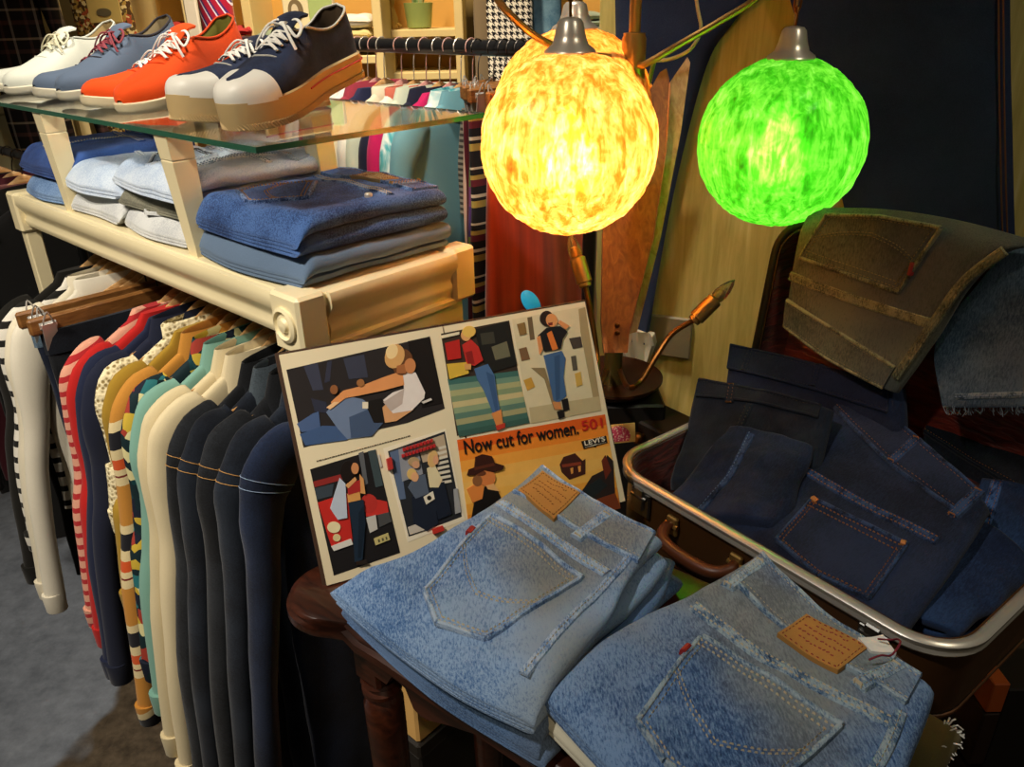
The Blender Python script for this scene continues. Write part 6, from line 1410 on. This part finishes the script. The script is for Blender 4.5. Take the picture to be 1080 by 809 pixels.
p = atd(104, -12, 2.28); o = thing('paper_tag', 'cream paper tag with a dark oval hanging in front of the floral tote', 'tag', (p.x, p.y, p.z - .07)); mb = MB(); mb.box(p.x - .045, p.x + .05, p.y, p.y + .003, p.z - .09, p.z + .10, .001); mb.build('tag_card', plain('#dcc06f', .6), o, True); mb = MB(); mb.pprism([Vector((p.x + .022 * math.cos(q), p.y - .001, p.z - .062 + .011 * math.sin(q))) for q in [2 * PI * k / 20 for k in range(20)]], Vector((0, .0009, 0))); mb.build('oval_print', plain('#6f6448', .6), o, True, smooth=False)
p = atd(48, 60, 2.2); o = thing('leaning_board', 'narrow cream board leaning between plaid shirt and white shoe', 'board', (p.x, p.y, 0)); mb = MB(); a, b = Vector((p.x + .06, p.y, 0.02)), atd(40, -60, 2.25); mb.tube([a, b], .02, 4); mb.build('board_plank', SWd, o, True, smooth=False); mb = MB(); mb.box(p.x + .03, p.x + .09, p.y - .03, p.y + .03, 0, .021, .003); mb.build('board_foot', SWd, o, True)
# pale cupboard at the far left, behind the glass stand
a, c = atd(-40, 190, 2.3), atd(34, 108, 2.3); o = thing('cupboard', 'pale cream cupboard seen under the glass at the left edge', 'cupboard', ((a.x + c.x) / 2, a.y + .15, 0)); mb = MB(); mb.box(a.x, c.x, a.y, a.y + .3, .02, c.z - .02, .004); mb.build('cupboard_body', plain('#d9cc98', .5), o, True); mb = MB(); mb.box(a.x - .01, c.x + .01, a.y - .01, a.y + .31, c.z - .0195, c.z, .003); mb.build('cupboard_top', SWd, o, True); mb = MB(); mb.box(a.x + .01, c.x - .01, a.y + .01, a.y + .29, 0, .0195); mb.build('plinth', M['black'], o, True); mb = MB(); mb.tube(smoothpath([(c.x - .17, a.y - .002, c.z - .17), (c.x - .15, a.y - .012, c.z - .17), (c.x - .13, a.y - .012, c.z - .19), (c.x - .13, a.y - .012, c.z - .22), (c.x - .15, a.y - .012, c.z - .235), (c.x - .17, a.y - .002, c.z - .235)], 5), .004, 8); mb.build('handle', M['bronze'], o, True)

# ------------------------------------------------------------------ second short rack at the far left with dark clothes
s0, s1 = W(1.0, .12, 1.06), W(1.5, .12, 1.06); o = thing('garment_rack', 'short black rack at the far left with burgundy and black clothes', 'clothes rack', W(1.25, .12, 0)); mb = MB(); mb.tube([s0, s1], .010, 12); mb.build('rack_rail', plain('#1b1b1c', .3), o, True)
for u in (1.0, 1.5):
    mb = MB(); mb.tube([W(u, .12, .02), W(u, .12, 1.06)], .010, 12); mb.build('rack_post', plain('#1b1b1c', .3), o, True); mb = MB(); mb.tube([W(u, -.05, .012), W(u, .3, .012)], .012, 10); mb.build('rack_foot', plain('#1b1b1c', .3), o, True)
for i, (u, nm, lab, m, L) in enumerate([(1.42, 'coat', 'black coat at the outer end of the short rack', fabric('#100f0e'), .8), (1.30, 'jacket', 'burgundy jacket on the short rack at the left edge', fabric('#4a1820'), .7), (1.24, 'cardigan', 'dusty rose cardigan on the short rack at the left edge', fabric('#7a4a48'), .4), (1.14, 'coat', 'long black coat on the short rack, beside the shelf end', fabric('#12100f'), .8), (1.06, 'coat', 'long black coat nearest the shelf end on the short rack', fabric('#0e0d0c'), .75)]):
    Mx = rail_frame(u, 1.06, .12, .05 * i - .1); hanger('pale hanger on the short rack under the ' + lab.split(' on the')[0].split(' at the')[0].split(' nearest')[0] + (' by the shelf end' if 'nearest' in lab else ''), Mx, M['hanger'], .17, group='hangers on the short rack', rr=.010); garment(nm, lab, nm, Mx, m, L, .19, .02, .5, 'shirt' if i % 2 else None, seed=300 + i, group='clothes on the short rack')
# ------------------------------------------------------------------ under the table and at the lower right
zb = max(.2, atplane(440, 787, W(-.10, 0, 0), U).z)
def crate_box(name, label, z0, z1, mat, lidmat):
    o = thing(name, label, 'box', W(-.06, .2, z0)); k = KC
    mb = MB(); mb.obox(W(-.10, .02, z0), V * .42, U * .075, Vector((0, 0, z1 - z0 - .03)), .004); mb.build('box_body', mat, o, True, smooth=False)
    mb = MB(); mb.obox(W(-.10, .02, z1 - .0298) - V * .003 - U * .003, V * .426, U * .081, Vector((0, 0, .0298)), .004); mb.build('box_lid', lidmat, o, True, smooth=False)
crate_box('storage_box', 'black box on the floor carrying the tan carton, behind the side table legs', 0, zb, plain('#17130f', .6), plain('#1d1812', .6))
crate_box('carton', 'plain tan carton seen under the side table between its leg and apron', zb + .0005, zb + .24, plain('#d2a561', .6), plain('#c4944f', .6))
pb = atz(1058, 722, .30); o = thing('wooden_crate', 'dark crate with an orange end board in the shadow below the suitcase', 'crate', (pb.x + .06, pb.y + .06, 0))
for k in range(3): mb = MB(); mb.box(pb.x - .014, pb.x + .014, pb.y, pb.y + .10, .10 * k + (0, .004, .034)[k], .10 * k + .13 if k == 1 else .10 * k + .092 if k < 1 else .30, .002); mb.build('crate_slat', plain('#b5561f' if k == 2 else '#2a160b', .5), o, True, smooth=False)
mb = MB(); mb.box(pb.x + .0142, pb.x + .16, pb.y + .002, pb.y + .098, 0, .285, .003); mb.build('crate_side', plain('#17110c', .6), o, True, smooth=False)
